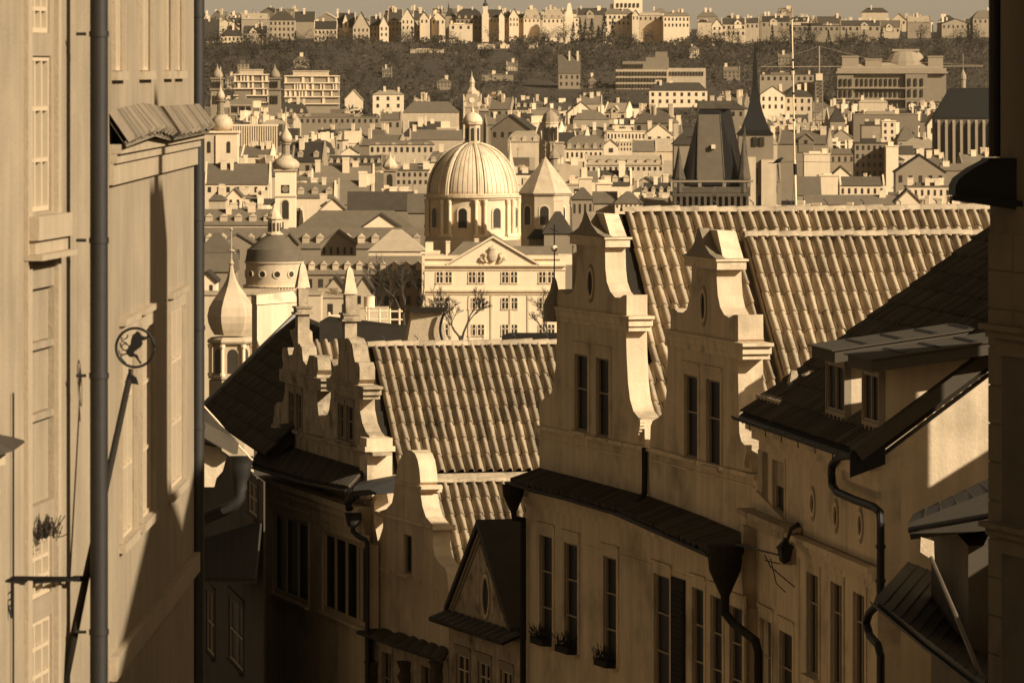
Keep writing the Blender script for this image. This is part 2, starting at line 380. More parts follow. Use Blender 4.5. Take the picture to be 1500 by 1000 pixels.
# attic wall and the lower front
mb = MB()
u0, _ = fB1.uz(790, 640); uL = (Vector((2.751, 111.16))-Vector((.59, 118))).length
mb.slab(fB1, [(u0, CZ-11.5), (uL, CZ-11.5), (uL, fB1.uz(948, 657)[1]), (u0, fB1.uz(790, 622)[1]-.02)], [], .0, .45)
uR, _ = fB2.uz(1112, 700)
mb.slab(fB2, [(0.002, CZ-11.5), (uR, CZ-11.5), (uR, fB2.uz(1101, 693)[1]), (0.002, fB2.uz(952, 658)[1])], [], .0, .5)
mb.build('attic_wall', plaster, house)
mb = MB()
ledge(mb, fB1, (786, 640), (946, 672), -.025, 0, .03); ledge(mb, fB2, (952, 673), (1104, 710), -.025, 0, .03)
mb.build('string_course', trim, house)
WL = -.32
lw = [(791.5, 781, 810, 940), (827.5, 793, 847, 952), (885, 813, 904, 972)]
lw2 = [(959, 838, 982, 1006), (1015, 858, 1032, 1020), (1042, 870, 1059, 1032), (1070, 885, 1089, 1046)]
lw3 = [(1114, 903, 1131, 1062), (1143, 921, 1162, 1080)]
mb = MB(); rs1 = [wrect(fB1, WL, q) for q in lw]; rs2 = [wrect(fB2, WL, q) for q in lw2]; rs3 = [wrect(fC, -.05, q) for q in lw3]
ua, za = fB1.uz(771, 712, WL); uLx = uL+.03
zt1 = CZ-(715-100)/F*118
mb.slab(fB1, [(ua, ZST), (uLx, ZST), (uLx, zt1), (ua, zt1)], [rloop(r) for r in rs1], WL, WL+.3)
uR2 = (Vector((4.647, 103.26))-Vector((2.751, 111.16))).length
mb.slab(fB2, [(.035, ZST), (uR2, ZST), (uR2, zt1), (.035, zt1)], [rloop(r) for r in rs2], WL, WL+.3)
uC0, _ = fC.uz(1170, 900, -.05)
mb.slab(fC, [(.02, ZST), (uC0, ZST), (uC0, fC.uz(1170, 782)[1]), (.02, fC.uz(1170, 782)[1]+.5)], [rloop(r) for r in rs3], -.05, .3)
mb.build('front_wall', plaster, house)
for fr, rs, WW in ((fB1, rs1, WL), (fB2, rs2, WL), (fC, rs3, -.05)):
    for r in rs: window(fr, house, r, WW, depth=.05, lights=1, rails=(.66, .33), sur=.13, surm=plaster)
# the moulding under the eave and the flower boxes
mb = MB()
for fr, a, b in ((fB1, ua, uLx), (fB2, .035, uR2)):
    mb.fbox(fr, a, b, WL-.14, WL, zt1-.14, zt1-.01); mb.fbox(fr, a, b, WL-.07, WL, zt1-.3, zt1-.142); mb.fbox(fr, a, b, WL-.02, WL, zt1-.9, zt1-.86)
mb.build('eave_moulding', plaster, house)
inner = [fB1.w3(790, 688), fB1.w3(865, 707), fB1.w3(943, 728), fB2.w3(955, 731), fB2.w3(1030, 759), fB2.w3(1104, 790)]
outer = [fB1.w3(747, 703, -.8), fB1.w3(830, 725, -.8), fB1.w3(902, 746, -.8), fB2.w3(912, 750, -.8), fB2.w3(975, 778, -.8), fB2.w3(1042, 808, -.8)]
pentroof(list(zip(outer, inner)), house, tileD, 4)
mb = MB(); gutter(mb, [p+Vector((-.05, 0, -.03)) for p in outer], .075); mb.build('gutter', pipe_m, house)
def fl_box(fr, r, w):
    b = thing('flower_box', 'small dark flower box with dry plants on a sill of the two-gabled house', 'flower box', fr.P(r[0], w-.2, r[2]), group='flower boxes on the sills of the two-gabled house')
    mb = MB(); mb.fbox(fr, r[0]+.02, r[1]-.02, w-.24, w-.05, r[2]+.002, r[2]+.14); mb.build('box', gate, b)
    mb = MB(); rg = random.Random(int(r[0]*100))
    for i in range(60):
        p = fr.P(rg.uniform(r[0], r[1]), w-.15+rg.uniform(-.12, .1), r[2]+.13); q = p+Vector((rg.uniform(-.12, .12), rg.uniform(-.12, .12), rg.uniform(.05, .32)))
        mb.tube([p, (p+q)/2+Vector((.02, 0, .02)), q], .008, 4)
    mb.build('plant', iron, b)
for r in rs1[:3]: fl_box(fB1, r, WL)
# shutter beside the fourth window
mb = MB(); r = rs2[0]; mb.fbox(fB2, r[1]+.2, r[1]+1.15, WL-.05, WL-.005, r[2], r[3]+.05)
for i in range(20): mb.fbox(fB2, r[1]+.27, r[1]+1.08, WL-.07, WL-.051, r[2]+.05+i*.105, r[2]+.11+i*.105)
mb.build('shutter', gate, house)
# the big tile roofs
S50 = R(50); UU = Vector((.957, .29, 0)); VV = Vector((.29*math.cos(S50), -.957*math.cos(S50), -math.sin(S50))); NN = UU.cross(VV).normalized(); NN = NN if NN.z > 0 else -NN
OB = at(915, 311, 116)
mb = MB(); tiles(mb, OB-UU*.49, UU, VV, 44, 14, .245, .5, keep=lambda a, b: not (a > 3.25 and b > 2.2) and (a > .49 or (b > 2.4 and a > .25) or b > 3.9), seed=11); rB = mb.build('tile_roof', tileM, house)
O2 = OB+UU*2.45+VV*.95+NN*.30
mb = MB(); tiles(mb, O2, UU, VV, 32, 13, .245, .5, seed=12); mb.build('raised_tile_roof', tileM, house)
mb = MB(); n3 = [O2-UU*.02, O2+UU*7.9, O2+UU*7.9+VV*6.4, O2-UU*.02+VV*6.4]; mb.hexa([p-NN*.30 for p in n3], [p-NN*.03 for p in n3]); mb.build('roof_edge_board', mortar, house)
mb = MB(); n3 = [OB-UU*.5, OB+UU*10, OB+UU*10+VV*7, OB-UU*.5+VV*7]; mb.hexa([p-NN*.3 for p in n3], [p-NN*.06 for p in n3]); mb.build('roof_deck', gate, house)
ridge((OB-UU*.05+NN*.02, OB+UU*10), rB, r=.11)
ridge((O2-UU*.05+NN*.05, O2+UU*7.9+NN*.05), rB, r=.11, step=.245, hooks=False, name='mortar_line')
mb = MB(); mb.fbox(fB1, ua+.05, uL, .46, 9, ZST, CZ-8.7); mb.fbox(fB2, .0, uR2, .51, 9, ZST, CZ-8.705); mb.fbox(fC, .0, uC0, .36, 9, ZST, CZ-8.71); mb.fbox(fC, .0, 1.0, .0, .36, CZ-14, CZ-7.2); mb.build('body', stone, house)
# dormer bodies behind the two gables
for fr, t, q0, q1, yt in ((fB1, .45, 822, 912, 470), (fB2, .5, 984, 1078, 510)):
    (a, z0), (b, z1) = fr.uz(q0, yt), fr.uz(q1, yt); zz = (z0+z1)/2; m = (a+b)/2
    mb = MB(); mb.hexa([fr.P(a, t+.002, CZ-10), fr.P(b, t+.002, CZ-10), fr.P(b, t+.08, CZ-10), fr.P(a, t+.08, CZ-10)], [fr.P(a, t+.002, zz-.9), fr.P(b, t+.002, zz-.9), fr.P(b, t+.08, zz-.9), fr.P(a, t+.08, zz-.9)])
    mb.hexa([fr.P(a-.05, t+.003, zz-.897), fr.P(b+.05, t+.003, zz-.897), fr.P(m, t+.003, zz+.1)], [fr.P(a-.05, t+.1, zz-.897), fr.P(b+.05, t+.1, zz-.897), fr.P(m, t+.1, zz+.1)])
    mb.build('dormer_roof', gate, house)
# rain pipe in the valley between the gables and the hopper below the pent roof
mb = MB(); mb.tube([fB1.w3(944, 655, -.08), fB1.w3(944.5, 690, -.08), fB1.w3(944, 722, -.1), fB1.w3(936, 735, -.3), fB1.w3(925, 742, -.5)], .06); mb.build('valley_pipe', gate, house)
hp = MB()
c = fB2.w3(1062, 800, -.7)
hp.lathe(c+Vector((0, 0, -.95)), [(.07, 0), (.1, .05), (.3, .5), (.33, .8), (.36, .82), (.36, .98)], 12)
hp.tube([c+Vector((0, 0, -.9)), c+Vector((0, 0, -1.25)), c+Vector((.15, -.3, -1.42)), c+Vector((.5, -1.6, -1.6)), c+Vector((.55, -1.75, -1.8)), c+Vector((.55, -1.75, -9))], .085)
hp.build('rain_hopper', gate, house)
mb = MB(); p0, p1 = fB2.w3(1078, 797, -.75), fC.w3(1140, 812, -.5); mb.tube([p0, p1], .02, 6); q = fC.w3(1120, 812, -.4)
mb.tube([q, q+Vector((.1, -.2, -.2)), q+Vector((.3, -.6, -.35)), q+Vector((.5, -1.0, -.5))], .012, 5); mb.tube([q+Vector((0, 0, -.1)), q+Vector((.2, -.4, -.12)), q+Vector((.45, -.9, -.1))], .012, 5)
mb.tube([q+Vector((.1, -.2, -.05)), q+Vector((.2, -.3, -.5)), q+Vector((.35, -.7, -.62))], .01, 5)
mb.build('cable', iron, house)
# far corner downpipe
mb = MB(); a = fB1.w3(752, 708, -.75); b = fB1.w3(766, 760, -.45)
mb.lathe(a+Vector((0, 0, -.6)), [(.06, 0), (.09, .04), (.22, .35), (.24, .56), (.26, .58)], 10)
mb.tube([a+Vector((0, 0, -.55)), a+Vector((.02, 0, -.75)), Vector((b.x, b.y, b.z)), Vector((b.x, b.y, b.z-.3)), Vector((b.x, b.y, ZST))], .065); mb.build('downpipe', gate, house)
# ball finial
fin = thing('ball_finial', 'gilded ball on a thin iron rod left of the front scrolled gable', 'finial', at(812, 418, 117))
mb = MB(); c = at(812, 440, 117)
mb.lathe(c, [(.22, -.45), (.24, -.1), (.2, 0), (.1, .2), (.05, .42), (.015, .5)], 8); mb.build('cap', coping, fin)
mb = MB(); mb.tube([c+Vector((0, 0, .45)), c+Vector((0, 0, 1.62))], .014, 6); z = at(812, 338, 117); mb.tube([z+Vector((-.09, 0, .05)), z+Vector((.09, 0, -.02))], .012, 5); mb.build('rod', iron, fin)
mb = MB(); mb.lathe(at(812, 364, 117), [(.07*math.sin(math.pi*i/10), -.07*math.cos(math.pi*i/10)) for i in range(11)], 12); mb.build('ball', whiteM, fin, smooth=True)

# ================================================================ house C (two dormers, three oval windows)
hc = thing('dormer_house', 'ochre house with two shed dormers, three oval windows and a sunlit side wall', 'house', fC.P(2, 0, ZST))
uA, _ = fC.uz(1116, 640); uB, _ = fC.uz(1290, 700); zE = CZ-6.62
ws = [(1133, 672, 1150, 760)]; rsC = [wrect(fC, 0, q) for q in ws]
lwC = [(1183, 836, 1200, 985), (1218, 850, 1235, 1000), (1251, 865, 1268, 1010)]; rsL = [wrect(fC, -.05, q) for q in lwC]
ovs = [(1191, 737), (1225, 755), (1261, 769)]
mb = MB(); zm = fC.uz(1170, 780)[1]
mb.slab(fC, [(uA, zm), (uB, zm), (uB, zE), (uA, zE)], [rloop(r) for r in rsC]+[oval(fC, a, b, 0, .17, .22)[2] for a, b in ovs], 0, .35)
uC1, _ = fC.uz(1171, 900, -.05)
mb.slab(fC, [(uC1, ZST), (uB, ZST), (uB, zm-.02), (uC1, zm-.02)], [rloop(r) for r in rsL], -.05, .35)
mb.build('front_wall', plaster, hc)
for r in rsC: window(fC, hc, r, 0, depth=.06, lights=1, rails=(), sur=.08, surm=plaster)
for r in rsL: window(fC, hc, r, -.05, lights=2, depth=.06, rails=(.7,), sur=.14, surm=plaster, fm=frameD)
for a, b in ovs: oval_window(fC, hc, a, b, 0, .15, .17, rim=.05)
mb = MB()
mb.fbox(fC, uA, uB+.1, -.32, -.001, zE-.16, zE+.02); mb.fbox(fC, uA, uB+.06, -.2, -.001, zE-.34, zE-.162); mb.fbox(fC, uA, uB, -.06, -.001, zE-.55, zE-.342)
mb.fbox(fC, uC1, uB+.05, -.25, -.052, zm-.1, zm+.0); mb.fbox(fC, uC1, uB+.03, -.16, -.052, zm-.24, zm-.102); mb.fbox(fC, uC1, uB+.02, -.1, -.052, zm-.4, zm-.242)
mb.build('cornice', plaster, hc)
fF = Fr(fC.P(uB, 0, 0).x, fC.P(uB, 0, 0).y, .99, .15)
mb = MB(); uf = fF.uz(1560, 500)[0]
z1 = fF.uz(1290, 640)[1]; z2 = fF.uz(1560, 468)[1]
mb.slab(fF, [(.0, ZST), (uf, ZST), (uf, z2), (.0, zE)], [], .002, .4); mb.build('side_wall', plaster_b, hc)
E1 = fC.P(uA, -.45, CZ-6.5); E2 = fC.P(uB+.08, -.45, CZ-6.5); upC = (fC.n+Vector((0, 0, .72))).normalized(); LR = 6.6
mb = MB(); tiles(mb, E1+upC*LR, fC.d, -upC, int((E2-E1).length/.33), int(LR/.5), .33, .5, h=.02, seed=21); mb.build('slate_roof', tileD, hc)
mb = MB(); q = [E1, E2, E2+upC*LR, E1+upC*LR]; Nc = (E2-E1).cross(upC).normalized(); Nc = Nc if Nc.z > 0 else -Nc
mb.hexa([p-Nc*.25 for p in q], [p-Nc*.03 for p in q]); mb.build('roof_deck', gate, hc)
mb = MB(); q = [E2-fC.d*.32, E2+fC.d*.1, E2+fC.d*.1+upC*LR, E2-fC.d*.32+upC*LR]; mb.hexa([p-Nc*.16 for p in q], [p+Nc*.07 for p in q]); mb.build('verge_board', M('dormer_sheet', .065), hc)
mb = MB(); gutter(mb, [E1+Vector((-.06, 0, -.03)), E2+Vector((-.06, 0, -.05))], .085)
for i in range(7):
    p = E1.lerp(E2, (i+.5)/7)+Vector((-.06, 0, -.03)); mb.tube([p+fC.n*-.1, p+Vector((0, 0, -.1)), p+fC.n*.12, p+fC.n*.14+Vector((0, 0, -.25))], .012, 5)
mb.build('gutter', pipe_m, hc)
mb = MB(); mb.hexa([E2+Vector((-.1, -.02, -.42)), E2+fC.d*.06+Vector((-.1, 0, -.42)), E2+fC.d*.06+fC.n*.5+Vector((0, 0, -.2)), E2+fC.n*.5+Vector((0, 0, -.2))],
        [E2+Vector((-.1, -.02, .02)), E2+fC.d*.06+Vector((-.1, 0, .02)), E2+fC.d*.06+fC.n*.5+Vector((0, 0, .34)), E2+fC.n*.5+Vector((0, 0, .34))]); mb.build('eave_end', iron, hc)
mb = MB(); mb.fbox(fC, uA, uB-.01, .36, 8, ZST, CZ-6.75); mb.build('body', stone, hc)
mb = MB(); pts = [(1246, 668), (1226, 672), (1219, 680), (1218, 694), (1219, 710), (1226, 720), (1250, 731), (1280, 742), (1289, 750), (1290, 765), (1290, 870), (1285, 885), (1273, 898), (1269, 912), (1274, 930), (1286, 944), (1290, 960), (1290, 1030)]
mb.tube([fC.w3(a, b, -.28) for a, b in pts], .07, 10)
for a, b in ((1290, 800), (1290, 850)): c = fC.w3(a, b, -.28); mb.lathe(c, [(.085, -.03), (.085, .03)], 10)
mb.build('downpipe', iron, hc)
dat = [('dormer', 1189, 1221, 1209, 1237), ('dormer', 1242, 1275, 1262, 1287)]
for nm, s0, s1, f0, f1 in dat:
    dm = MB(); a, _ = fC.uz(f0, 600, 0); b, _ = fC.uz(f1, 600, 0); zb = CZ-6.5+.45*.72+.03; zt = zb+1.02
    r = (a+.06, b-.06, zb+.1, zt-.08)
    dm.slab(fC, [(a, zb-.2), (b, zb-.2), (b, zt), (a, zt)], [rloop(r)], .0, .12)
    do = dm.build('dormer', frameD, hc)
    window(fC, do, r, .0, depth=.04, lights=2, rails=(), sur=0, sill=False, fm=frameD, bar=.05)
    side = Fr(fC.P(b, 0, 0).x, fC.P(b, 0, 0).y, fC.n.x, fC.n.y)
    mb = MB()
    for off in (0, (b-a)-.1):
        mb.slab(side, [(.122, zb-.15), (.122, zt), (2.15, zt+.26), (2.15, zb+1.35)], [], off+.002, off+.1)
    mb.build('cheek', plaster_b, do)
    mb = MB(); u0, _ = fC.uz(s0, 515, -.3); u1, _ = fC.uz(s1+2, 515, -.3); z0 = zt+.01
    L = 3.4; sl = .14
    B = [fC.P(u0, -.3, z0), fC.P(u1, -.3, z0), fC.P(u1, L, z0+sl*L+.04), fC.P(u0, L, z0+sl*L+.04)]
    mb.hexa(B, [p+Vector((0, 0, .2)) for p in B])
    mb.hexa([fC.P(u0-.04, -.36, z0+.201), fC.P(u1+.04, -.36, z0+.201), fC.P(u1+.04, L, z0+.241+sl*L), fC.P(u0-.04, L, z0+.241+sl*L)], [fC.P(u0-.04, -.36, z0+.225), fC.P(u1+.04, -.36, z0+.225), fC.P(u1+.04, L, z0+.265+sl*L), fC.P(u0-.04, L, z0+.265+sl*L)])
    rf = mb.build('dormer_roof', M('dormer_sheet', .065, rough=.75, var=.35, sc=3, stain=.3, spec=.2), do)
    mb = MB()
    for k in range(4):
        w = .25+k*.62; zz = z0+.225+sl*w*1.03+.02
        for j in range(7):
            uu = u0+(u1-u0)*(.15+.11*j); mb.fbox(fC, uu, uu+(u1-u0)*.07, w, w+.09, zz, zz+.05)
    mb.build('roof_vent', iron, rf)
# stone pedestal with little gabled cap beside the roof
pd = thing('stone_pedestal', 'weathered stone pedestal with pointed cap between the tall gable and the dormers', 'pedestal', at(1148, 610, 103))
mb = MB(); a, _ = fC.uz(1122, 600, .1); b, _ = fC.uz(1152, 600, .1); zb = fC.uz(1130, 612, .1)[1]; zt = fC.uz(1130, 580, .1)[1]
mb.fbox(fC, a, b, .05, .9, zb-1.2, zt-.15); mb.fbox(fC, a-.06, b+.06, 0, .95, zt-.148, zt-.08); mb.fbox(fC, a-.14, b+.14, -.07, 1.02, zt-.078, zt)
mb.build('block', weather, pd)
mb = MB(); m = (a+b)/2; mb.hexa([fC.P(a-.1, -.05, zt+.002), fC.P(b+.1, -.05, zt+.002), fC.P(b+.1, 1.0, zt+.002), fC.P(a-.1, 1, zt+.002)], [fC.P(m-.3, .3, zt+.14), fC.P(m+.3, .3, zt+.14), fC.P(m+.3, .6, zt+.14), fC.P(m-.3, .6, zt+.14)])
mb.hexa([fC.P(m-.25, .32, zt+.141), fC.P(m+.1, .32, zt+.141), fC.P(m+.1, .58, zt+.141), fC.P(m-.25, .58, zt+.141)], [fC.P(m-.12, .4, zt+.5), fC.P(m-.02, .4, zt+.5), fC.P(m-.02, .5, zt+.5), fC.P(m-.12, .5, zt+.5)])
mb.lathe(fC.P(m+.4, .7, zt+.1), [(.12, 0), (.18, .12), (.1, .22), (.2, .34), (.05, .42)], 8)
mb.build('cap', weather, pd)
# console ledge of stone between B and C
mb = MB(); a, _ = fC.uz(1098, 760, -.1); b, _ = fC.uz(1168, 790, -.1); z = fC.uz(1110, 755, -.3)[1]
mb.fbox(fC, a, b, -.36, -.02, z-.1, z); mb.fbox(fC, a+.05, b-.05, -.2, -.02, z-.3, z-.102); mb.fbox(fC, a+.2, a+.45, -.3, -.02, z-.7, z-.302); mb.fbox(fC, b-.6, b-.35, -.3, -.02, z-.7, z-.302)
mb.build('console_ledge', weather, hc)

wl_ = thing('wall_lantern', 'black iron lantern arm on the wall where the two ochre houses meet', 'lantern', fC.w3(1160, 790, -.2))
mb = MB(); a = fC.w3(1168, 768, -.02); b = fC.w3(1150, 800, -.55); mb.tube([a, (a+b)/2+Vector((0, 0, .12)), b], .05, 8, r2=.03); mb.tube([fC.w3(1166, 800, -.02), b], .02, 6); mb.build('arm', iron, wl_)
mb = MB(); mb.lathe(b+Vector((0, 0, -.3)), [(.03, 0), (.1, .04), (.14, .26), (.17, .28), (.05, .4), (.02, .46)], 6); mb.build('lamp_head', iron, wl_)

# ================================================================ house A/D with the obelisk gables
hd = thing('obelisk_house', 'weathered house with two small obelisk gables and lower clay tile roof', 'house', fD.P(-3, 0, ZST))
d1 = [(399, 624), (402, 604), (402, 594), (406, 589), (411, 592), (415, 585), (417.5, 572), (417.5, 552), (412, 546),
      (415, 534), (413, 522), (414, 509), (421, 509), (423, 520), (428, 519), (431, 508), (427, 494), (424, 484), (431, 481), (436, 486), (437, 500), (442, 509), (444, 528), (449, 535), (453, 520), (460, 521), (465, 524), (466, 542), (464, 549),
      (465, 556), (465, 590), (467, 610), (470, 622), (474, 630), (476, 640)]
def gsmall(out, wins, base, corn):
    g = gable(fD, hd, out, wins, None, .38, base, corn, None, mat=weather, small=True); return g
GD1 = gsmall(d1, [(424, 573, 431.5, 626), (435, 576, 442.5, 629)], ((397, 624), (478, 641)), ((409, 541), (470, 554)))
d2 = [(474, 642), (475, 618), (478, 611), (482, 600), (484.5, 580), (484.5, 562), (480, 556),
      (486, 548), (484, 526), (489, 536), (495, 534), (496, 516), (494.5, 498), (502, 493), (511, 496), (516, 505), (518, 520), (520, 530), (525, 531), (527, 538), (527, 556), (525, 562),
      (526, 570), (527, 600), (531, 620), (536, 632), (541, 638), (543, 652), (543, 664)]
GD2 = gsmall(d2, [(496, 590, 504.5, 641), (508, 593, 518, 645)], ((472, 642), (546, 662)), ((478, 554), (532, 566)))
for g, (cx, top, ob, cap, bot), rx in ((GD1, (443, 387, 421, 437, 505), 1.0), (GD2, (512, 393, 430, 446, 515), 1.0)):
    w = .12; c = fD.w3(cx, bot, w); sc = F/c.y; h = lambda a, b: (b-a)/sc
    mb = MB(); e = .12
    def sq(z0, z1, r0_, r1_):
        mb.hexa([c+fD.d*a*r0_+fD.n*(b*r0_)+Vector((0, 0, z0)) for a, b in ((-1, -1), (1, -1), (1, 1), (-1, 1))], [c+fD.d*a*r1_+fD.n*(b*r1_)+Vector((0, 0, z1)) for a, b in ((-1, -1), (1, -1), (1, 1), (-1, 1))])
    H = h(top, bot); sq(0, h(bot-45, bot), .15, .15); z = h(bot-45, bot); sq(z+.001, z+.05, .24, .24); sq(z+.051, z+.15, .19, .19); sq(z+.151, z+.2, .22, .22)
    sq(z+.201, h(ob+2, bot), .12, .13); mb.build('pedestal', weather, g)
    mb = MB(); sq(h(ob, bot), h(top+3, bot), .165, .07); sq(h(top+3, bot)+.0005, H+.04, .07, .02); mb.build('obelisk', trim, g)
mb = MB(); mb.fbox(fD, -9.8, .0, .42, 9, ZST, CZ-12.6); mb.build('body', stone, hd)
# right end piece with its lit return
mb = MB(); pr = [(528, 664), (543, 666), (543.5, 700), (543.5, 800), (528, 800)]
mb.slab(fD, trace(fD, 0, [(534, 668), (545, 662), (545, 730), (534, 730)]), [], -.12, .5)
u, z = fD.uz(545, 660); mb.fbox(fD, u-.7, u+.07, -.19, .56, z-.02, z+.1); mb.fbox(fD, u-.65, u+.03, -.14, .5, z+.102, z+.3)
mb.build('end_pilaster', trim, hd)
# lit scroll bracket at the corner
fX = Fr(fD.P(0, 0, 0).x, fD.P(0, 0, 0).y, 1, .25)
mb = MB(); mb.slab(fX, trace(fX, 0, [(544, 735), (552, 722), (566, 718), (574, 722), (572, 738), (566, 748), (561, 752), (561, 775), (556, 792), (546, 803), (543, 803)]), [], -.3, .05); mb.build('corner_bracket', plaster_b, hd)
mb = MB(); uD0 = fD.uz(397, 645)[0]
zz0 = fD.uz(397, 624)[1]; zz1 = fD.uz(543, 664)[1]
mb.slab(fD, [(uD0, CZ-14), (-.02, CZ-14), (-.02, zz1), (uD0, zz0)], [], 0, .4); mb.build('attic_wall', weather, hd)
WD = -.3; uL0 = fD.uz(386, 720, WD)[0]; zt = fD.uz(400, 700, WD)[1]
gw = [wrect(fD, WD, (400, 746, 452, 866)), wrect(fD, WD, (473, 775, 538, 893))]
mb = MB(); mb.slab(fD, [(uL0, ZST-2), (.0, ZST-2), (.0, zt), (uL0, zt)], [rloop(r) for r in gw], WD, WD+.28); mb.build('front_wall', plaster_b, hd)
for r, n in zip(gw, (3, 4)):
    w_ = window(fD, hd, r, WD, depth=.05, lights=n, rails=(), sur=.12, surm=plaster_b, bar=.11, fm=frameW)
mb = MB(); mb.fbox(fD, uL0, 0, WD-.2, WD, zt-.16, zt-.01); mb.fbox(fD, uL0, 0, WD-.1, WD, zt-.36, zt-.162); mb.fbox(fD, uL0, 0, WD-.03, WD, zt-.75, zt-.362); mb.build('eave_moulding', plaster, hd)
inn = [fD.w3(393, 645), fD.w3(463, 667), fD.w3(535, 689)]; out = [fD.w3(368, 678, -.85), fD.w3(440, 700, -.85), fD.w3(512, 714, -.85)]
pentroof(list(zip(out, inn)), hd, tileD, 9)
mb = MB(); gutter(mb, [p+Vector((-.03, 0, -.05)) for p in out], .08); mb.build('gutter', sheet, hd)
mb = MB(); c = fD.w3(520, 725, -.6); mb.hexa([c+Vector((-.1, -.5, 0)), c+Vector((1.2, -.3, .1)), c+Vector((1.3, .3, .1)), c+Vector((0, .3, 0))], [c+Vector((0, -.5, .25)), c+Vector((1.1, -.3, .45)), c+Vector((1.2, .3, .5)), c+Vector((.1, .3, .3))])
c = fD.w3(517, 765, -.5); mb.lathe(c+Vector((0, 0, -.1)), [(.1, 0), (.14, .06), (.19, .3), (.21, .33)], 10)
mb.tube([fD.w3(512, 745, -.7), fD.w3(510, 735, -.7), fD.w3(522, 725, -.6)], .1)
mb.tube([c+Vector((0, 0, 0)), fD.w3(517, 778, -.5), fD.w3(526, 786, -.4), fD.w3(536, 790, -.35), fD.w3(538, 796, -.35), fD.w3(538, 1100, -.35)], .06); mb.build('rain_hopper', pipe_m, hd)
OA = at(545, 507, 134)
mb = MB(); tiles(mb, OA, UU, VV, 27, 8, .245, .475, seed=31); rA = mb.build('tile_roof', tileA, hd)
mb = MB(); q = [OA-UU*.3, OA+UU*7.2, OA+UU*7.2+VV*3.9, OA-UU*.3+VV*3.9]; mb.hexa([p-NN*.3 for p in q], [p-NN*.06 for p in q]); mb.build('roof_deck', gate, hd)
OA2 = at(459, 501, 140)
mb = MB(); tiles(mb, OA2, UU, VV, 6, 9, .245, .475, seed=32); mb.build('tile_roof', tileA, hd)
mb = MB(); q = [OA2, OA2+UU*1.5, OA2+UU*1.5+VV*4.3, OA2+VV*4.3]; mb.hexa([p-NN*.3 for p in q], [p-NN*.06 for p in q]); mb.build('roof_deck', gate, hd)
ridge((OA-UU*.1, OA+UU*6.6), rA, r=.12)
OA3 = OA+VV*4.12+Vector((0, 0, -.02))
mb = MB(); q = [OA+VV*3.86-UU*.3, OA+VV*3.86+UU*7.2, OA3+UU*7.2, OA3-UU*.3]; mb.hexa([p-NN*.25 for p in q], [p-NN*.02+Vector((0, 0, .0)) for p in q]); mb.build('flashing', mortar, hd)
mb = MB(); tiles(mb, OA3, UU, VV, 27, 7, .245, .475, seed=33); mb.build('lower_tile_roof', tileA, hd)
mb = MB(); q = [OA3-UU*.3, OA3+UU*7.2, OA3+UU*7.2+VV*3.4, OA3-UU*.3+VV*3.4]; mb.hexa([p-NN*.3 for p in q], [p-NN*.06 for p in q]); mb.build('roof_deck', gate, hd)
ridge((OA3-UU*.1+NN*.03, OA3+UU*6.6+NN*.03), rA, r=.09, step=.245, hooks=False, name='mortar_line')
# dark roof slope left of the obelisk gables
dh = thing('dark_roof_house', 'shaded house with large dark tiled roof left of the obelisk gables', 'house', (-8, 150, ZST-4))
T0 = Vector((-6.15, 158, CZ-7.15)); E0 = Vector((-8.85, 156, CZ-9.8)); Ud = Vector((.15, -1, 0)).normalized(); Vd = (E0-T0)
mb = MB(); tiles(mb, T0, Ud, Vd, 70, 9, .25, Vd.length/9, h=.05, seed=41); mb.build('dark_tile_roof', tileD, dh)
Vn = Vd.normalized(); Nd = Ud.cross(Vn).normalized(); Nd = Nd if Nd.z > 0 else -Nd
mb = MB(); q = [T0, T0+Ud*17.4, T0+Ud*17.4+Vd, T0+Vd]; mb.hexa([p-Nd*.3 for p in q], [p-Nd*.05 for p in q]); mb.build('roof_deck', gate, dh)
mb = MB(); q = [T0-Ud*.35+Vn*-.2, T0+Ud*.05+Vn*-.2, T0+Ud*.05+Vd, T0-Ud*.35+Vd]; mb.hexa([p-Nd*.35 for p in q], [p+Nd*.14 for p in q]); mb.build('verge_board', sheet, dh)
fH = Fr(-7.6, 142.5, .15, -1)
uh0 = fH.uz(299, 800)[0]; uh1 = fH.uz(386, 800)[0]; zt = fH.uz(340, 672)[1]
rh = [wrect(fH, 0, (364, 702, 378, 748)), wrect(fH, 0, (336, 872, 357, 962)), wrect(fH, 0, (303, 862, 315, 950))]
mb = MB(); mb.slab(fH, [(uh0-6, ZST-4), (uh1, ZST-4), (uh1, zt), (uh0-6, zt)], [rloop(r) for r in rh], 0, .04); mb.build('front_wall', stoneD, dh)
for r in rh: window(fH, dh, r, 0, depth=.03, lights=2, rails=(.5,), fm=frameW, sur=.12, surm=stoneD)
q0 = [fH.w3(300, 790, 0), fH.w3(384, 765, 0)]; q1 = [fH.w3(298, 848, -1.3), fH.w3(376, 850, -1.3)]
pentroof([(q1[0], q0[0]), (q1[1], q0[1])], dh, tileD, 3)
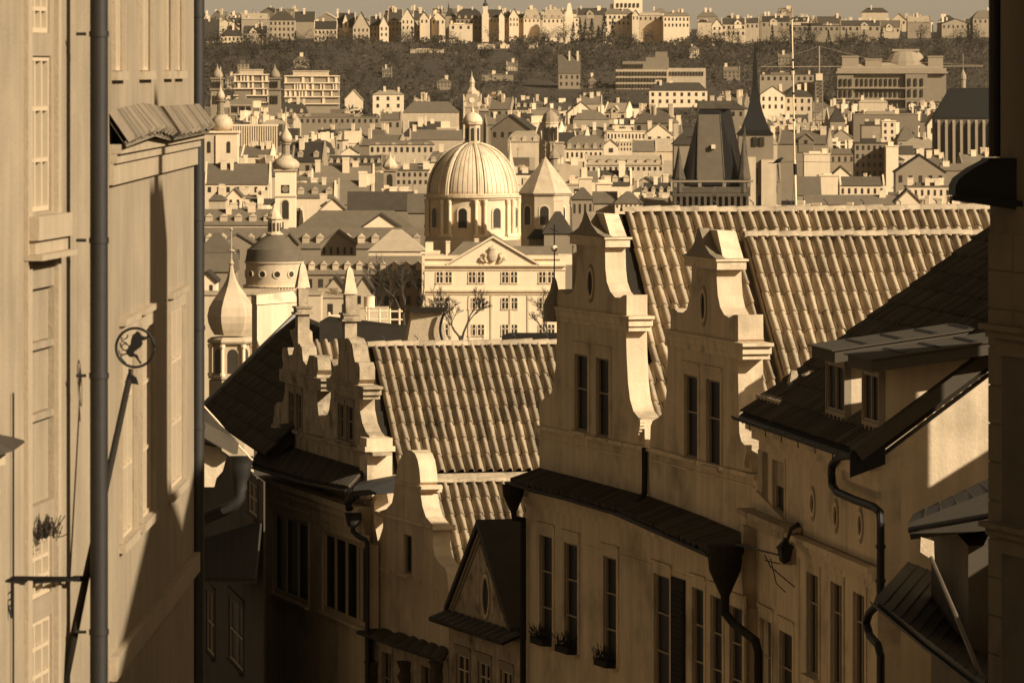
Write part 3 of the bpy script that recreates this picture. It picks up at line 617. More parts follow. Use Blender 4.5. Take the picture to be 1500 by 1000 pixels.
# dark parapet, chimneys, tank and railing behind the ridge
pz = thing('rooftop_parapet', 'dark low rooftop parapet behind the lower clay tile ridge', 'parapet', at(600, 500, 146))
mb = MB(); a = at(468, 505, 146); b = at(606, 505, 147); mb.hexa([a, b, b+Vector((.2, 1.5, 0)), a+Vector((.2, 1.5, 0))], [p+Vector((0, 0, h)) for p, h in ((a, .62), (b, .45), (b+Vector((.2, 1.5, 0)), .4), (a+Vector((.2, 1.5, 0)), .7))])
mb.build('parapet_wall', gate, pz); pz = thing('rooftop_parapet', 'short dark parapet behind the lower clay tile ridge beside the tall gable', 'parapet', at(780, 500, 140)); mb = MB()
a = at(735, 505, 140); b = at(818, 505, 140); mb.hexa([a, b, b+Vector((.2, 1.5, 0)), a+Vector((.2, 1.5, 0))], [p+Vector((0, 0, .24)) for p in (a, b, b+Vector((.2, 1.5, 0)), a+Vector((.2, 1.5, 0)))])
mb.build('parapet_wall', gate, pz)
ck = thing('broad_chimney', 'broad tapering plastered chimney behind the lower tile roof', 'chimney', at(621, 505, 141))
s = 141/F; c = at(621, 505, 141)
mb = MB(); mb.hexa([c+Vector((-25*s, 0, 0)), c+Vector((34*s, -.15, 0)), c+Vector((34*s, .8, 0)), c+Vector((-32*s, .9, 0))], [c+Vector((-17*s, .05, 48*s)), c+Vector((26*s, -.1, 48*s)), c+Vector((26*s, .7, 48*s)), c+Vector((-20*s, .8, 48*s))]); mb.build('stack', plaster, ck)
mb = MB(); mb.box(c.x-20*s, c.x+32*s, c.y-.2, c.y+.9, c.z+48*s+.002, c.z+53*s); mb.build('cap', gate, ck)
mb = MB(); pts = [c+Vector((24*s+6*s*(1-math.sin(math.pi*k/8)), -.25, 48*s-6*s*k)) for k in range(8)]; mb.tube(pts, .035, 6); mb.build('cable_loop', iron, ck)
tk = thing('water_tank', 'pale cylindrical tank on a small brick penthouse behind the obelisks', 'tank', at(541, 462, 160))
s = 160/F; mb = MB(); mb.lathe(at(541, 450, 160), [(8*s, 0), (8*s, 15*s), (8.6*s, 15.1*s), (8.6*s, 16*s)], 16); mb.build('drum', whiteM, tk, smooth='auto')
mb = MB(); a = at(528, 476, 160); mb.box(a.x, a.x+40*s, 159.5, 161.5, a.z-1, a.z+24*s); mb.build('brick_penthouse', plaster, tk)
rl = thing('roof_railing', 'white pipe railing on the rooftop behind the obelisk gables', 'railing', at(570, 480, 150))
mb = MB(); Y = 150
for x in (540, 556, 571, 585): mb.tube([at(x, 485, Y), at(x, 452, Y)], .03, 6)
for y in (456, 468): mb.tube([at(536, y, Y), at(590, y, Y)], .025, 6); mb.tube([at(536, y, Y), at(536, y-6, Y+3)], .025, 6)
mb.build('rail', whiteM, rl)
vt = thing('roof_hatch', 'small white rooftop hatch between the two obelisks', 'hatch', at(490, 468, 150))
mb = MB(); a = at(480, 469, 150); mb.box(a.x, a.x+.42, 150, 150.5, a.z, a.z+.14); mb.lathe(a+Vector((.03, .1, .14)), [(.03, 0), (.05, .04), (.02, .08)], 8); mb.build('hatch_box', whiteM, vt)
# boxed chimney with sheet cover
bc = thing('plastered_chimney', 'big pale plastered chimney block above the dark roof edge', 'chimney', at(400, 540, 156))
s = 160/F; a = at(369, 560, 160)
mb = MB(); mb.hexa([a+Vector((0, 0, 0)), a+Vector((9*s, -.6, 0)), a+Vector((66*s, .4, 0)), a+Vector((55*s, 1.2, 0))], [a+Vector((0, 0, 115*s)), a+Vector((9*s, -.6, 115*s)), a+Vector((66*s, .4, 117*s)), a+Vector((55*s, 1.2, 117*s))]); mb.build('stack', plaster_b, bc)
mb = MB(); mb.hexa([a+Vector((-1*s, 0, 115*s+.003)), a+Vector((8.5*s, -.68, 115*s+.003)), a+Vector((69*s, .4, 117*s+.003)), a+Vector((55*s, 1.3, 117*s+.003))], [a+Vector((-1*s, 0, 129*s)), a+Vector((8.5*s, -.68, 129*s)), a+Vector((60*s, .4, 133*s)), a+Vector((50*s, 1.3, 133*s))]); mb.build('cover', sheet if False else trim, bc)

# ================================================================ scroll gable house E
he = thing('scroll_gable_house', 'narrow ochre house with one round-topped scroll gable and tiny window', 'house', fB1.P(-9, .25, ZST))
WE = .2
oe = [(541, 1010), (542.5, 886), (542.5, 806), (549, 799), (556, 788), (561, 772), (561, 755), (557, 748), (566, 745), (574, 736), (577, 722), (578, 708), (580, 700),
      (581, 688), (584, 676), (589, 666), (596, 659), (602, 659), (608, 664), (612, 674), (614.5, 688), (616, 706), (614, 711), (616, 722), (619, 742), (624, 757), (631, 765), (634, 768), (634, 775), (634, 800), (637, 815), (644, 825), (652, 831), (655, 840), (657, 863), (657, 960), (657, 1010)]
re_ = wrect(fB1, WE, (591, 781, 603, 838))
mb = MB(); mb.slab(fB1, trace(fB1, WE, oe), [rloop(re_)], WE, WE+.42); ge = mb.build('gable_wall', plaster_b, he)
window(fB1, he, re_, WE, depth=.07, lights=1, rails=(), sur=0, sill=True)
mb = MB()
ledge(mb, fB1, (545, 748), (634, 770), WE-.06, WE+.46, .07); ledge(mb, fB1, (579, 703), (617, 712), WE-.06, WE+.46, .07)
ledge(mb, fB1, (543, 826), (657, 864), WE-.025, WE, .06)
mb.build('cornice', trim, he)
u, z = fB1.uz(634, 772, WE); mb = MB(); mb.fbox(fB1, u-.05, u+.1, WE-.04, WE+.52, z-.08, z+.05); mb.build('return_cornice', trim, he); mb = MB(); u, z = fB1.uz(616, 712, WE); mb.fbox(fB1, u-.05, u+.08, WE-.03, WE+.5, z-.14, z+.03); mb.build('return_cornice', trim, he)
mb = MB(); mb.fbox(fB1, *(lambda a, b: (a, b))(fB1.uz(600, 900, WE)[0], fB1.uz(655, 900, WE)[0]), WE+.43, WE+3, ZST, fB1.uz(640, 850, WE)[1]); mb.build('side_wall', plaster, he)
inn = [fB1.w3(532, 915, 0.19), fB1.w3(600, 932, .19), fB1.w3(657, 951, .19)]; out = [fB1.w3(522, 924, -.3), fB1.w3(580, 945, -.3), fB1.w3(648, 968, -.3)]
pentroof(list(zip(out, inn)), he, sheet_d, 14, p=.9)
re2 = [wrect(fB1, WE-.1, (560, 952, 574, 1030)), wrect(fB1, WE-.1, (618, 972, 634, 1040))]
mb = MB(); ue0 = fB1.uz(541, 960, WE-.1)[0]; ue1 = fB1.uz(656, 960, WE-.1)[0]; zt = fB1.uz(600, 948, WE-.1)[1]
mb.slab(fB1, [(ue0, ZST), (ue1, ZST), (ue1, zt), (ue0, zt)], [rloop(r) for r in re2], WE-.1, WE-.002); mb.build('lower_wall', weather, he)
mb = MB(); mb.fbox(fB1, ue0+.05, 0, WE+.43, 8, ZST, CZ-12.65); mb.build('body', stone, he)
for r in re2: window(fB1, he, r, WE-.1, depth=.05, lights=2, rails=(.5,), sur=.1, surm=weather)
for x in (545, 593, 640):
    mb = MB(); u, z = fB1.uz(x, 968, WE-.2); mb.lathe(fB1.P(u, WE-.2, z-.6), [(.1, -.5), (.14, -.2), (.09, 0), (.2, .25), (.12, .4), (.22, .6)], 7); mb.build('console', stoneD, he)

# triangular gable house F
hf = thing('triangular_gable_house', 'small dark house with pointed gable and upright oval window', 'house', fB1.P(-4, -.4, ZST))
WF = -.1
of = [(656, 893), (697, 778), (743, 922)]
mb = MB(); mb.slab(fB1, trace(fB1, WF, of), [oval(fB1, 712, 873, WF, .24, .42)[2]], WF, WF+.15); mb.build('pediment', weather, hf)
oval_window(fB1, hf, 712, 873, WF, .24, .42, rim=.05)
P = lambda px, py, w: fB1.w3(px, py, w)
ua, za = fB1.uz(697, 771, WF-.12); ul, zl = fB1.uz(650, 900, WF-.12); ur, zr = fB1.uz(747, 926, WF-.12); zl = zr = (zl+zr)/2; ua = (ul+ur)/2+.0
LF = 1.1
mb = MB()
mb.hexa([fB1.P(ua, WF-.12, za), fB1.P(ur, WF-.12, zr), fB1.P(ur, WF-.12, zr+.14), fB1.P(ua, WF-.12, za+.16)], [fB1.P(ua, LF, za), fB1.P(ur, LF, zr), fB1.P(ur, LF, zr+.14), fB1.P(ua, LF, za+.16)]); mb.build('roof_slope', sheet_d, hf)
mb = MB()
mb.hexa([fB1.P(ul, WF-.12, zl), fB1.P(ua-.002, WF-.12, za), fB1.P(ua-.002, WF-.12, za+.155), fB1.P(ul, WF-.12, zl+.14)], [fB1.P(ul, LF, zl), fB1.P(ua-.002, LF, za), fB1.P(ua-.002, LF, za+.155), fB1.P(ul, LF, zl+.14)]); mb.build('roof_slope', sheet_d, hf)
mb = MB()
for k, (e, dd) in enumerate(((.1, .06), (.2, .03))):
    mb.hexa([fB1.P(ul+e*1.2, WF-dd, zl+.05), fB1.P(ul+e*1.2+.12, WF-dd, zl+.05), fB1.P(ua+.02, WF-dd, za-e*1.3), fB1.P(ua-.08, WF-dd, za-e*1.3)], [fB1.P(ul+e*1.2, WF-.001, zl+.05), fB1.P(ul+e*1.2+.12, WF-.001, zl+.05), fB1.P(ua+.02, WF-.001, za-e*1.3), fB1.P(ua-.08, WF-.001, za-e*1.3)])
mb.build('raking_moulding', frameD, hf)
inn = [fB1.P(ul-.1, WF-.03, zl+.05), fB1.P(ur+.5, WF-.03, zr+.05)]; out = [fB1.P(ul-.15, WF-.45, zl-.12), fB1.P(ur+.5, WF-.45, zr-.12)]
pentroof(list(zip(out, inn)), hf, sheet_d, 15, p=.5)
rf3 = [wrect(fB1, WF, (669, 956, 688, 1030)), wrect(fB1, WF, (701, 967, 719, 1040)), wrect(fB1, WF, (734, 980, 751, 1050))]
mb = MB(); mb.slab(fB1, [(ul, ZST), (ur+.5, ZST), (ur+.5, zl-.15), (ul, zl-.15)], [rloop(r) for r in rf3], WF, WF+.3); mb.build('front_wall', weather, hf)
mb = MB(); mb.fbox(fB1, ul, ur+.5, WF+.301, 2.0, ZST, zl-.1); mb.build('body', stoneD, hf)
for r in rf3: window(fB1, hf, r, WF, depth=.04, lights=2, rails=(.35, .7), fm=frameW, sur=.1, surm=frameD)

# ================================================================ foreground left
fL1 = Fr(-2.96, 40, .106, 1); fL2 = Fr(-2.96, 40, .0125, 1); ZL = CZ-24
h1 = thing('tall_left_house', 'pale plastered tall house at left edge with one column of narrow windows', 'house', fL1.P(-4, 0, ZL))
ulo = -14; uhi = fL1.uz(146, 500)[0]
def seg(x0, y0, x1, y1): return wrect(fL1, 0, (x0, y0, x1, y1))
wl = [(45, -60, 73, 48), (45, 82, 75, 312), (44, 795, 76, 882), (44, 915, 76, 1040)]
rl1 = [seg(*q) for q in wl]; pan = [seg(43, 425, 79, 505), seg(43, 515, 79, 610), seg(43, 620, 79, 745)]
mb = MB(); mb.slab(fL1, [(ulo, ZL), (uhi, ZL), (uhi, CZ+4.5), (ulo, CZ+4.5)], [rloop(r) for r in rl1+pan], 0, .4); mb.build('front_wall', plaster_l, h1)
for r in rl1: window(fL1, h1, r, 0, depth=.035, lights=3, rails=(.33, .66), fm=frameW, sur=0, sill=False, bar=.035)
mb = MB()
for r in pan: mb.fbox(fL1, r[0]+.005, r[1]-.005, .04, .08, r[2]+.005, r[3]-.005)
mb.build('sunk_panel', plaster_l, h1)
mb = MB()
for a, b in ((35, 41.5), (79.5, 84)):
    u0, _ = fL1.uz(a, 500); u1, _ = fL1.uz(b, 500); mb.fbox(fL1, u0, u1, -.03, -.001, ZL, CZ+4.5)
mb.build('window_strip', plaster_w, h1)
mb = MB(); r = seg(36, 318, 86, 382); mb.fbox(fL1, r[0], r[1], -.1, -.002, r[3]-.16, r[3]-.0); mb.fbox(fL1, r[0]+.02, r[1]-.02, -.07, -.002, r[2]+.04, r[3]-.162); mb.fbox(fL1, r[0]-.03, r[1]+.03, -.13, -.002, r[2], r[2]+.038)
mb.build('sill_block', plaster_w, h1)
mb = MB(); mb.tube([fL1.w3(19.5, 575, -.02), fL1.w3(19.5, 1040, -.02)], .007, 6); mb.build('cable', iron, h1)
mb = MB(); c = fL2.w3(145, 500, -.085); mb.tube([Vector((c.x, c.y, CZ+4)), Vector((c.x, c.y, ZL))], .064, 14)
for y in (50, 352, 550, 925):
    z = CZ-(y-100)/F*c.y; mb.lathe((c.x, c.y, z), [(.07, -.02), (.07, .02)], 14)
    mb.tube([Vector((c.x-.09, c.y-.0, z)), Vector((c.x-.16, c.y, z))], .012, 6)
mb.build('downpipe', pipe_m, h1, smooth='auto')
aw = thing('door_canopy', 'small dark metal canopy jutting in at the left edge', 'canopy', at(10, 650, 35.5))
mb = MB(); mb.hexa([at(-30, 652, 35.2), at(36, 648, 35.6), at(20, 660, 35.2), at(-30, 676, 34.9)], [at(-30, 630, 35.2), at(36, 645, 35.6), at(20, 640, 35.4), at(-30, 634, 35.0)]); mb.build('roof', sheet_d, aw)
mb = MB(); mb.hexa([at(-30, 690, 35.3), at(8, 680, 35.5), at(8, 680, 35.7), at(-30, 690, 35.6)], [at(-30, 664, 35.3), at(8, 662, 35.5), at(8, 662, 35.7), at(-30, 664, 35.6)]); mb.build('side_board', plaster_w, aw)
# flower tuft on the ledge
tf = thing('dry_plant', 'dry bushy plant above the lower window of the left wall', 'plant', fL1.w3(62, 785, -.03))
mb = MB(); rg = random.Random(3); c = fL1.w3(66, 782, -.05)
for i in range(150):
    p = c+Vector((rg.gauss(0, .05), rg.gauss(0, .08), rg.uniform(-.03, .02))); q = p+Vector((rg.gauss(0, .03), rg.gauss(0, .05), rg.uniform(.0, .13))); mb.tube([p, q], .004, 3)
mb.build('stems', bark, tf)
h2 = thing('cornice_house', 'sunlit plastered house with tiled cornice between the two drainpipes', 'house', fL2.P(4, 0, ZL))
u2 = fL2.uz(284, 500)[0]
wq = [(165, 179), (205, 220), (241, 250), (257, 266)]
zs, ztp = CZ-.02, CZ+1.7
ups = [(fL2.uz(a, 100)[0], fL2.uz(b, 100)[0], zs, ztp) for a, b in wq]
lows = [(fL2.uz(a, 600)[0], fL2.uz(b, 600)[0], CZ-3.57, CZ-2.05) for a, b in ((176, 196), (205, 223), (247, 268))]
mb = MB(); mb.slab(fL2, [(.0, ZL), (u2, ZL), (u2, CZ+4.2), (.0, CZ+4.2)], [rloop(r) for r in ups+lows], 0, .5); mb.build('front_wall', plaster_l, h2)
for r in ups: window(fL2, h2, r, 0, depth=.035, lights=3, rails=(), fm=frameW, sur=.05, sill=True, surm=plaster_w, bar=.03, sd=.045)
for r in lows: window(fL2, h2, r, 0, depth=.03, lights=3, rails=(.35, .7), fm=frameW, sur=.07, sill=True, surm=plaster_w, bar=.035, sd=.05)
mb = MB(); ue = u2+.1
for a, b, w in ((-.56, -.63, -.09), (-.632, -.70, -.06), (-.702, -.86, -.035)):
    mb.fbox(fL2, .1, ue, w, -.001, CZ+b, CZ+a)
mb.build('cornice', plaster_w, h2)
inn = [fL2.P(.1, 0, CZ-.33), fL2.P(2.5, 0, CZ-.30), fL2.P(4.4, 0, CZ-.34), fL2.P(ue+.1, 0, CZ-.35)]; out = [fL2.P(.1, -.13, CZ-.52), fL2.P(2.5, -.15, CZ-.47), fL2.P(4.4, -.14, CZ-.53), fL2.P(ue+.1, -.13, CZ-.52)]
pentroof(list(zip(out, inn)), h2, M('cornice_tile', .16, var=.3, sc=12, rnd=.4, bump=.3), 6, p=.11)
mb = MB(); mb.fbox(fL2, .1, u2+.02, -.055, -.001, CZ-4.5, CZ-4.33); mb.build('string_course', plaster_w, h2)
c = fL2.P(u2+.08, -.03, 0); mb = MB(); mb.tube([Vector((c.x, c.y, CZ+4)), Vector((c.x, c.y, ZL))], .06, 14)
for y in (22, 320, 480, 625, 785): mb.lathe((c.x, c.y, CZ-(y-100)/F*c.y), [(.067, -.02), (.067, .02)], 14)
mb.build('downpipe', pipe_m, h2, smooth='auto')
lr = thing('left_row_house', 'added unseen row house behind the sunlit left houses to shade the street', 'house', (-6, 100, CZ-24))  # added out of view to cut the sky light in the street
mb = MB(); mb.hexa([(-6.2, 66, CZ-26), (-14, 134, CZ-28), (-20, 134, CZ-28), (-16, 66, CZ-26)], [(-6.2, 66, CZ-7.6), (-14, 134, CZ-17), (-20, 134, CZ-17), (-16, 66, CZ-7.6)]); mb.build('wall', plaster, lr)
mb = MB(); mb.hexa([(-6.1, 66, CZ-7.59), (-13.9, 134, CZ-16.99), (-20, 134, CZ-16.99), (-16, 66, CZ-7.59)], [(-10.5, 67, CZ-5.4), (-16.5, 133, CZ-15), (-17, 133, CZ-15), (-11, 67, CZ-5.4)]); mb.build('roof', tileD, lr)
# iron house sign on a pole
sg = thing('ring_sign', 'round iron ring sign with rampant beast on a slanting pole', 'sign', at(190, 1000, 38.4))
YS = 38.6; s = YS/F; c = at(198, 509, YS)
mb = MB(); n = 40; ring_ = [c+Vector((28*s*math.cos(2*math.pi*i/n), 0, 28.5*s*math.sin(2*math.pi*i/n))) for i in range(n+1)]; mb.tube(ring_, 2.0*s, 8); mb.build('ring', iron, sg, smooth=True)
fS = Fr(0, YS, 1, 0)
def cr(pts): return [fS.uz(150+a*.12, 460+b*.12) for a, b in pts]   # crop pixels of the emblem
mb = MB()
mb.slab(fS, cr([(420, 205), (450, 220), (480, 262), (520, 275), (560, 262), (572, 272), (545, 305), (505, 320), (480, 330), (495, 352), (470, 400), (430, 430), (395, 455), (380, 475), (430, 500), (452, 560), (480, 590), (462, 612), (430, 560), (395, 520), (340, 525), (300, 490), (285, 450), (320, 400), (345, 360), (350, 310), (370, 250), (395, 235)]), [], -.012, .012)
for pl, r in (([(300, 480), (240, 500), (215, 520), (250, 560), (290, 600)], 5), ([(320, 440), (260, 440), (230, 400), (215, 350)], 5), ([(330, 400), (290, 350), (240, 330), (225, 280), (260, 310), (300, 290), (310, 250)], 5), ([(230, 400), (265, 360), (300, 370)], 4), ([(250, 500), (205, 480), (200, 440)], 4)):
    mb.tube([fS.P(a, 0, b) for a, b in cr(pl)], r*.12*s*1.8, 6)
mb.build('beast_emblem', iron, sg)
mb = MB(); mb.tube([at(191, 540, YS), at(190, 556, YS)], 3.0*s, 8); mb.slab(fS, [fS.uz(a, b) for a, b in ((188, 545), (193, 548), (200, 553), (203, 563), (196, 562), (183, 560))], [], -.015, .015); mb.build('socket', iron, sg)
mb = MB(); mb.tube([at(189, 556, YS), at(125, 850, YS-.2), at(92, 1010, YS-.3)], 4.6*s, 10, r2=6.5*s); mb.build('pole', gate, sg, smooth=True)
mb = MB(); mb.hexa([at(0, 858, 36.2), at(120, 850, YS-.2), at(120, 850, YS-.15), at(0, 858, 36.3)], [at(18, 843, 36.2), at(120, 844, YS-.2), at(120, 844, YS-.15), at(18, 843, 36.3)]); mb.tube([at(108, 847, YS-.3), at(128, 847, YS-.2)], 4.5*s, 8)
mb.tube([at(2, 860, 36.3), at(10, 880, 36.3), at(17, 905, 36.3)], 1.6*s, 6); mb.tube([at(17, 850, 36.3), at(17, 905, 36.3)], 1.3*s, 6)
for y in (866, 876, 886): mb.tube([at(5+(y-866)*.4, y, 36.3), at(10, y+5, 36.3), at(16, y, 36.3)], 1.1*s, 5)
mb.build('bracket', iron, sg)
# eave corner with hopper beyond the second pipe
h3 = thing('eave_corner_house', 'corner of a house with box gutter and pale bracket behind second drainpipe', 'house', at(300, 700, 62))
Y = 62
fE = Fr(0, Y, 1, 0.12)
mb = MB(); mb.slab(fE, trace(fE, 0, [(285, 648), (318, 655), (332, 668), (326, 690), (317, 700), (314, 713), (285, 713)]), [], 0, .5); mb.build('cornice_bracket', plaster_b, h3)
mb = MB(); mb.slab(fE, trace(fE, -.1, [(285, 612), (300, 618), (340, 640), (349, 648), (347, 664), (340, 664), (300, 641), (285, 640)]), [], -.2, .6); mb.build('box_gutter', sheet, h3)
mb = MB(); mb.slab(fE, trace(fE, -.1, [(285, 585), (298, 600), (330, 628), (348, 646), (340, 640), (285, 611)]), [], -.15, .5)
mb.build('roof', tileD, h3)
mb = MB(); mb.tube([at(294, 590, Y-.4), at(318, 616, Y-.4), at(345, 648, Y-.4), at(370, 674, Y-.4)], .012, 6); mb.build('lightning_wire', whiteM, h3)
mb = MB(); mb.box(-7, -4.0, 62.6, 64.5, ZL, CZ-4.4); mb.build('wall', stoneD, h3)
mb = MB(); s = Y/F; c = at(352, 705, Y); mb.lathe(c, [(10*s, -12*s), (10*s, 0), (14*s, 8*s), (17*s, 24*s), (19*s, 36*s), (20*s, 37*s)], 14, sq=.7)
mb.tube([at(352, 715, Y), at(351, 728, Y), at(344, 738, Y), at(330, 746, Y), at(308, 755, Y+.3), at(285, 765, Y+.6)], 9*s, 12); mb.build('rain_hopper', pipe_m, h3, smooth='auto')

# ================================================================ foreground right
fK = Fr(4.375, 50, .29, -1)
hk = thing('stone_right_house', 'dark shaded stone house at right edge with black cornice', 'house', fK.P(2, 0, CZ-24))
zl = fK.uz(1450, 300)[1]
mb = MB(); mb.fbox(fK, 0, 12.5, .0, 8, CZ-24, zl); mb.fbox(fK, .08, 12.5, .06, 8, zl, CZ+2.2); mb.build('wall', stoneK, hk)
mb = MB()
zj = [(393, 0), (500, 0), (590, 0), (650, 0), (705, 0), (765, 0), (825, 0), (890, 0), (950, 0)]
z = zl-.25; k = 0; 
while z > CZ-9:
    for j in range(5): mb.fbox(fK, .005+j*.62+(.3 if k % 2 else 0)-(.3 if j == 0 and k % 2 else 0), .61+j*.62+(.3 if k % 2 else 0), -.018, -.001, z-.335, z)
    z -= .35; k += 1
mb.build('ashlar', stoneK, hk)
# pilaster capital and moulding
for y in (475, 765):
    u0 = .22; z = CZ-(y-100)/F*49.5
    mb = MB(); mb.fbox(fK, u0, 3, -.2, -.019, z-.05, z); mb.fbox(fK, u0+.05, 3, -.15, -.019, z-.12, z-.052); mb.fbox(fK, u0+.12, 3, -.08, -.019, z-.28, z-.122); mb.build('moulding', stoneK, hk)
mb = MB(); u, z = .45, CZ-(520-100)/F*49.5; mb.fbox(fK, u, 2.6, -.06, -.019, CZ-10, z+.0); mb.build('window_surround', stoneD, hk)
mb = MB()
Kp = [(1399, 287), (1400, 272), (1405, 262), (1425, 247), (1446, 236), (1449, 232), (1520, 232), (1520, 322), (1480, 300), (1440, 291)]
fK2 = Fr(fK.P(0, 0, 0).x, 49.6, 1, .1)
mb.slab(fK2, trace(fK2, -.1, Kp), [], -.1, .25)
mb.slab(fK2, trace(fK2, 0, [(1388, 287), (1400, 285), (1520, 296), (1520, 312), (1440, 300), (1388, 293)]), [], -.25, -.102)
mb.build('black_cornice', iron, hk)
mb = MB(); c = at(1457, 0, 49.3); mb.tube([Vector((c.x, c.y, CZ+2.3)), Vector((c.x, c.y, CZ-.8))], .055, 10); mb.build('downpipe', iron, hk)
mb = MB(); c0 = fK.P(-.2, -.4, CZ+2.2); mb.fbox(fK, .3, 12.5, -.1, 8.3, CZ+2.2, CZ+2.45); mb.build('eave', gate, hk)
k2 = thing('neighbour_house', 'tall house nearer the viewer beyond the right edge', 'house', fK.P(20, 3, CZ-24))  # added out of view; its height sets the shadow on the left wall
mb = MB(); mb.fbox(fK, 12.6, 40, .0, 9, CZ-24, CZ+3.4); mb.build('wall', stone, k2)
mb = MB(); B = [fK.P(12.5, -.4, CZ+3.402), fK.P(40, -.4, CZ+3.402), fK.P(40, 9.4, CZ+3.402), fK.P(12.5, 9.4, CZ+3.402)]; T = [fK.P(12.5, 4, CZ+5), fK.P(40, 4, CZ+5), fK.P(40, 5, CZ+5), fK.P(12.5, 5, CZ+5)]; mb.hexa(B, T); mb.build('roof', tileD, k2)
mb = MB(); mb.box(8.1, 8.9, 36.2, 37.5, CZ+3.3, CZ+6.2); ch_ = mb.build('chimney', plaster, k2); mb = MB(); mb.lathe((8.5, 36.6, CZ+6.201), [(.2, 0), (.16, .7), (.2, .9)], 10); mb.build('chimney_pot', stone, ch_)  # unseen chimney shaped to throw the narrow shadow down the left wall
k3 = thing('street_house', 'lower house with sloping roof and chimney hidden beyond the right edge', 'house', (15, 80, CZ-24))  # added out of view to shade the dormer house side wall
mb = MB(); fQ = Fr(9.6, 88.5, 1, 0)
mb.slab(Fr(0, 0, 1, 0), [(9.6, CZ-24), (22, CZ-24), (22, CZ-1.2), (16, CZ-1.6), (9.6, CZ-5.55)], [], 62, 89.5); mb.build('wall', stone, k3)
mb = MB(); mb.hexa([(9.4, 61.8, CZ-5.66), (16, 61.8, CZ-1.58), (16, 89.7, CZ-1.58), (9.4, 89.7, CZ-5.66)], [(9.4, 61.8, CZ-5.54), (16, 61.8, CZ-1.46), (16, 89.7, CZ-1.46), (9.4, 89.7, CZ-5.54)]); rf_ = mb.build('roof', tileD, k3)
mb = MB(); mb.box(10.5, 12.1, 88.0, 89.2, CZ-4.4, CZ-.8); mb.build('chimney', plaster, rf_)  # added stack, placed to shade the left part of that side wall
# dark low house lower right with lamp pole
hg = thing('dark_low_house', 'low dark house with overhanging eave in the lower right shade', 'house', (8, 80, CZ-24))
P1 = lambda x, y, Y: at(x, y, Y)
mb = MB()
mb.hexa([P1(1334, 790, 78), P1(1340, 782, 84), P1(1470, 740, 86), P1(1500, 770, 78)], [P1(1330, 766, 78), P1(1338, 752, 84), P1(1470, 690, 86), P1(1500, 700, 78)]); mb.build('roof', sheet_d, hg)
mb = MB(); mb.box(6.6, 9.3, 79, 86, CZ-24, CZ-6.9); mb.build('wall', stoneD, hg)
mb = MB(); mb.hexa([P1(1349, 786, 77.8), P1(1368, 792, 77.8), P1(1369, 822, 77.8), P1(1348, 808, 77.8)], [P1(1349, 786, 78.1), P1(1368, 792, 78.1), P1(1369, 822, 78.1), P1(1348, 808, 78.1)]); mb.build('end_panel', trim, hg)
mb = MB(); gutter(mb, [P1(1331, 772, 77.8), P1(1500, 742, 77.5)], .08); mb.build('gutter', iron, hg)
mb = MB()
mb.hexa([P1(1283, 885, 82), P1(1330, 830, 90), P1(1500, 900, 92), P1(1440, 1010, 74)], [P1(1282, 876, 82), P1(1330, 822, 90), P1(1500, 890, 92), P1(1442, 1000, 74)])
mb.build('lower_roof', sheet_d, hg)
mb = MB(); gutter(mb, [P1(1282, 880, 81.9), P1(1360, 945, 78), P1(1440, 1008, 73.8)], .08); mb.build('gutter', pipe_m, hg)
mb = MB()
for k in range(1, 12):
    t = k/12; a = P1(1282, 876, 82).lerp(P1(1442, 1000, 74), t); b = P1(1330, 822, 90).lerp(P1(1500, 890, 92), t); mb.tube([a+Vector((0, 0, .005)), b+Vector((0, 0, .005))], .014, 5)
for k in range(1, 7):
    t = k/7; a = P1(1330, 766, 78).lerp(P1(1500, 700, 78), t); b = P1(1338, 752, 84).lerp(P1(1470, 690, 86), t); mb.tube([a, b], .014, 5)
mb.build('standing_seams', sheet_d, hg)
pl = thing('slanting_pole', 'thin grey slanting pole in front of the dark low house', 'pole', at(1440, 1000, 76))
mb = MB(); mb.tube([at(1364, 816, 77), at(1400, 900, 76), at(1445, 1010, 75)], .028, 8, r2=.04); mb.build('pole_tube', sheet, pl)
# aerial mast, with bird
ms = thing('aerial_mast', 'tall thin white aerial mast standing on the big tile roof ridge', 'mast', at(1166, 305, 118))
s = 118/F; mb = MB(); mb.tube([at(1166, 310, 118), at(1164, 235, 118)], 1.9*s, 8); mb.tube([at(1164, 235, 118), at(1162, 120, 118), at(1160, 30, 118)], 1.2*s, 8, r2=.9*s); mb.build('pole', whiteM, ms)
mb = MB(); mb.tube([at(1125, 239, 118), at(1140, 238.5, 118), at(1165, 236, 118)], .5*s, 5); mb.tube([at(1165, 237, 118), at(1245, 238, 118)], .35*s, 5); mb.tube([at(1152, 31, 118), at(1168, 24, 118)], 1.3*s, 6); mb.tube([at(1165, 255, 118), at(1158, 312, 118)], .35*s, 5); mb.build('arm', sheet, ms)
mb = MB(); mb.tube([at(1164.5, 240, 118), at(1165, 256, 118)], 2.6*s, 8)
for y in (88, 102, 137, 176): mb.tube([at(1161.5+(y-88)*.012, y-1.5, 118), at(1161.5+(y-88)*.012, y+1.5, 118)], 1.9*s, 8)
mb.build('clamp', gate, ms)
bd = thing('bird', 'dark bird perched on the thin arm of the white aerial mast', 'bird', at(1140, 239, 118))
me = bpy.data.meshes.new('body'); pts = [at(1131, 239.5, 118), at(1135, 238, 118), at(1140, 236, 118), at(1144, 233.5, 118), at(1145.5, 231.8, 118), at(1148, 231.8, 118)]
me.from_pydata([p-bd.location for p in pts], [(i, i+1) for i in range(5)], []); bo = bpy.data.objects.new('body', me); C.objects.link(bo); bo.parent = bd; me.materials.append(iron)
md = bo.modifiers.new('skin', 'SKIN')
for v, r in zip(me.skin_vertices[0].data, (.006, .022, .045, .035, .026, .004)): v.radius = (r, r)
me.skin_vertices[0].data[2].use_root = True
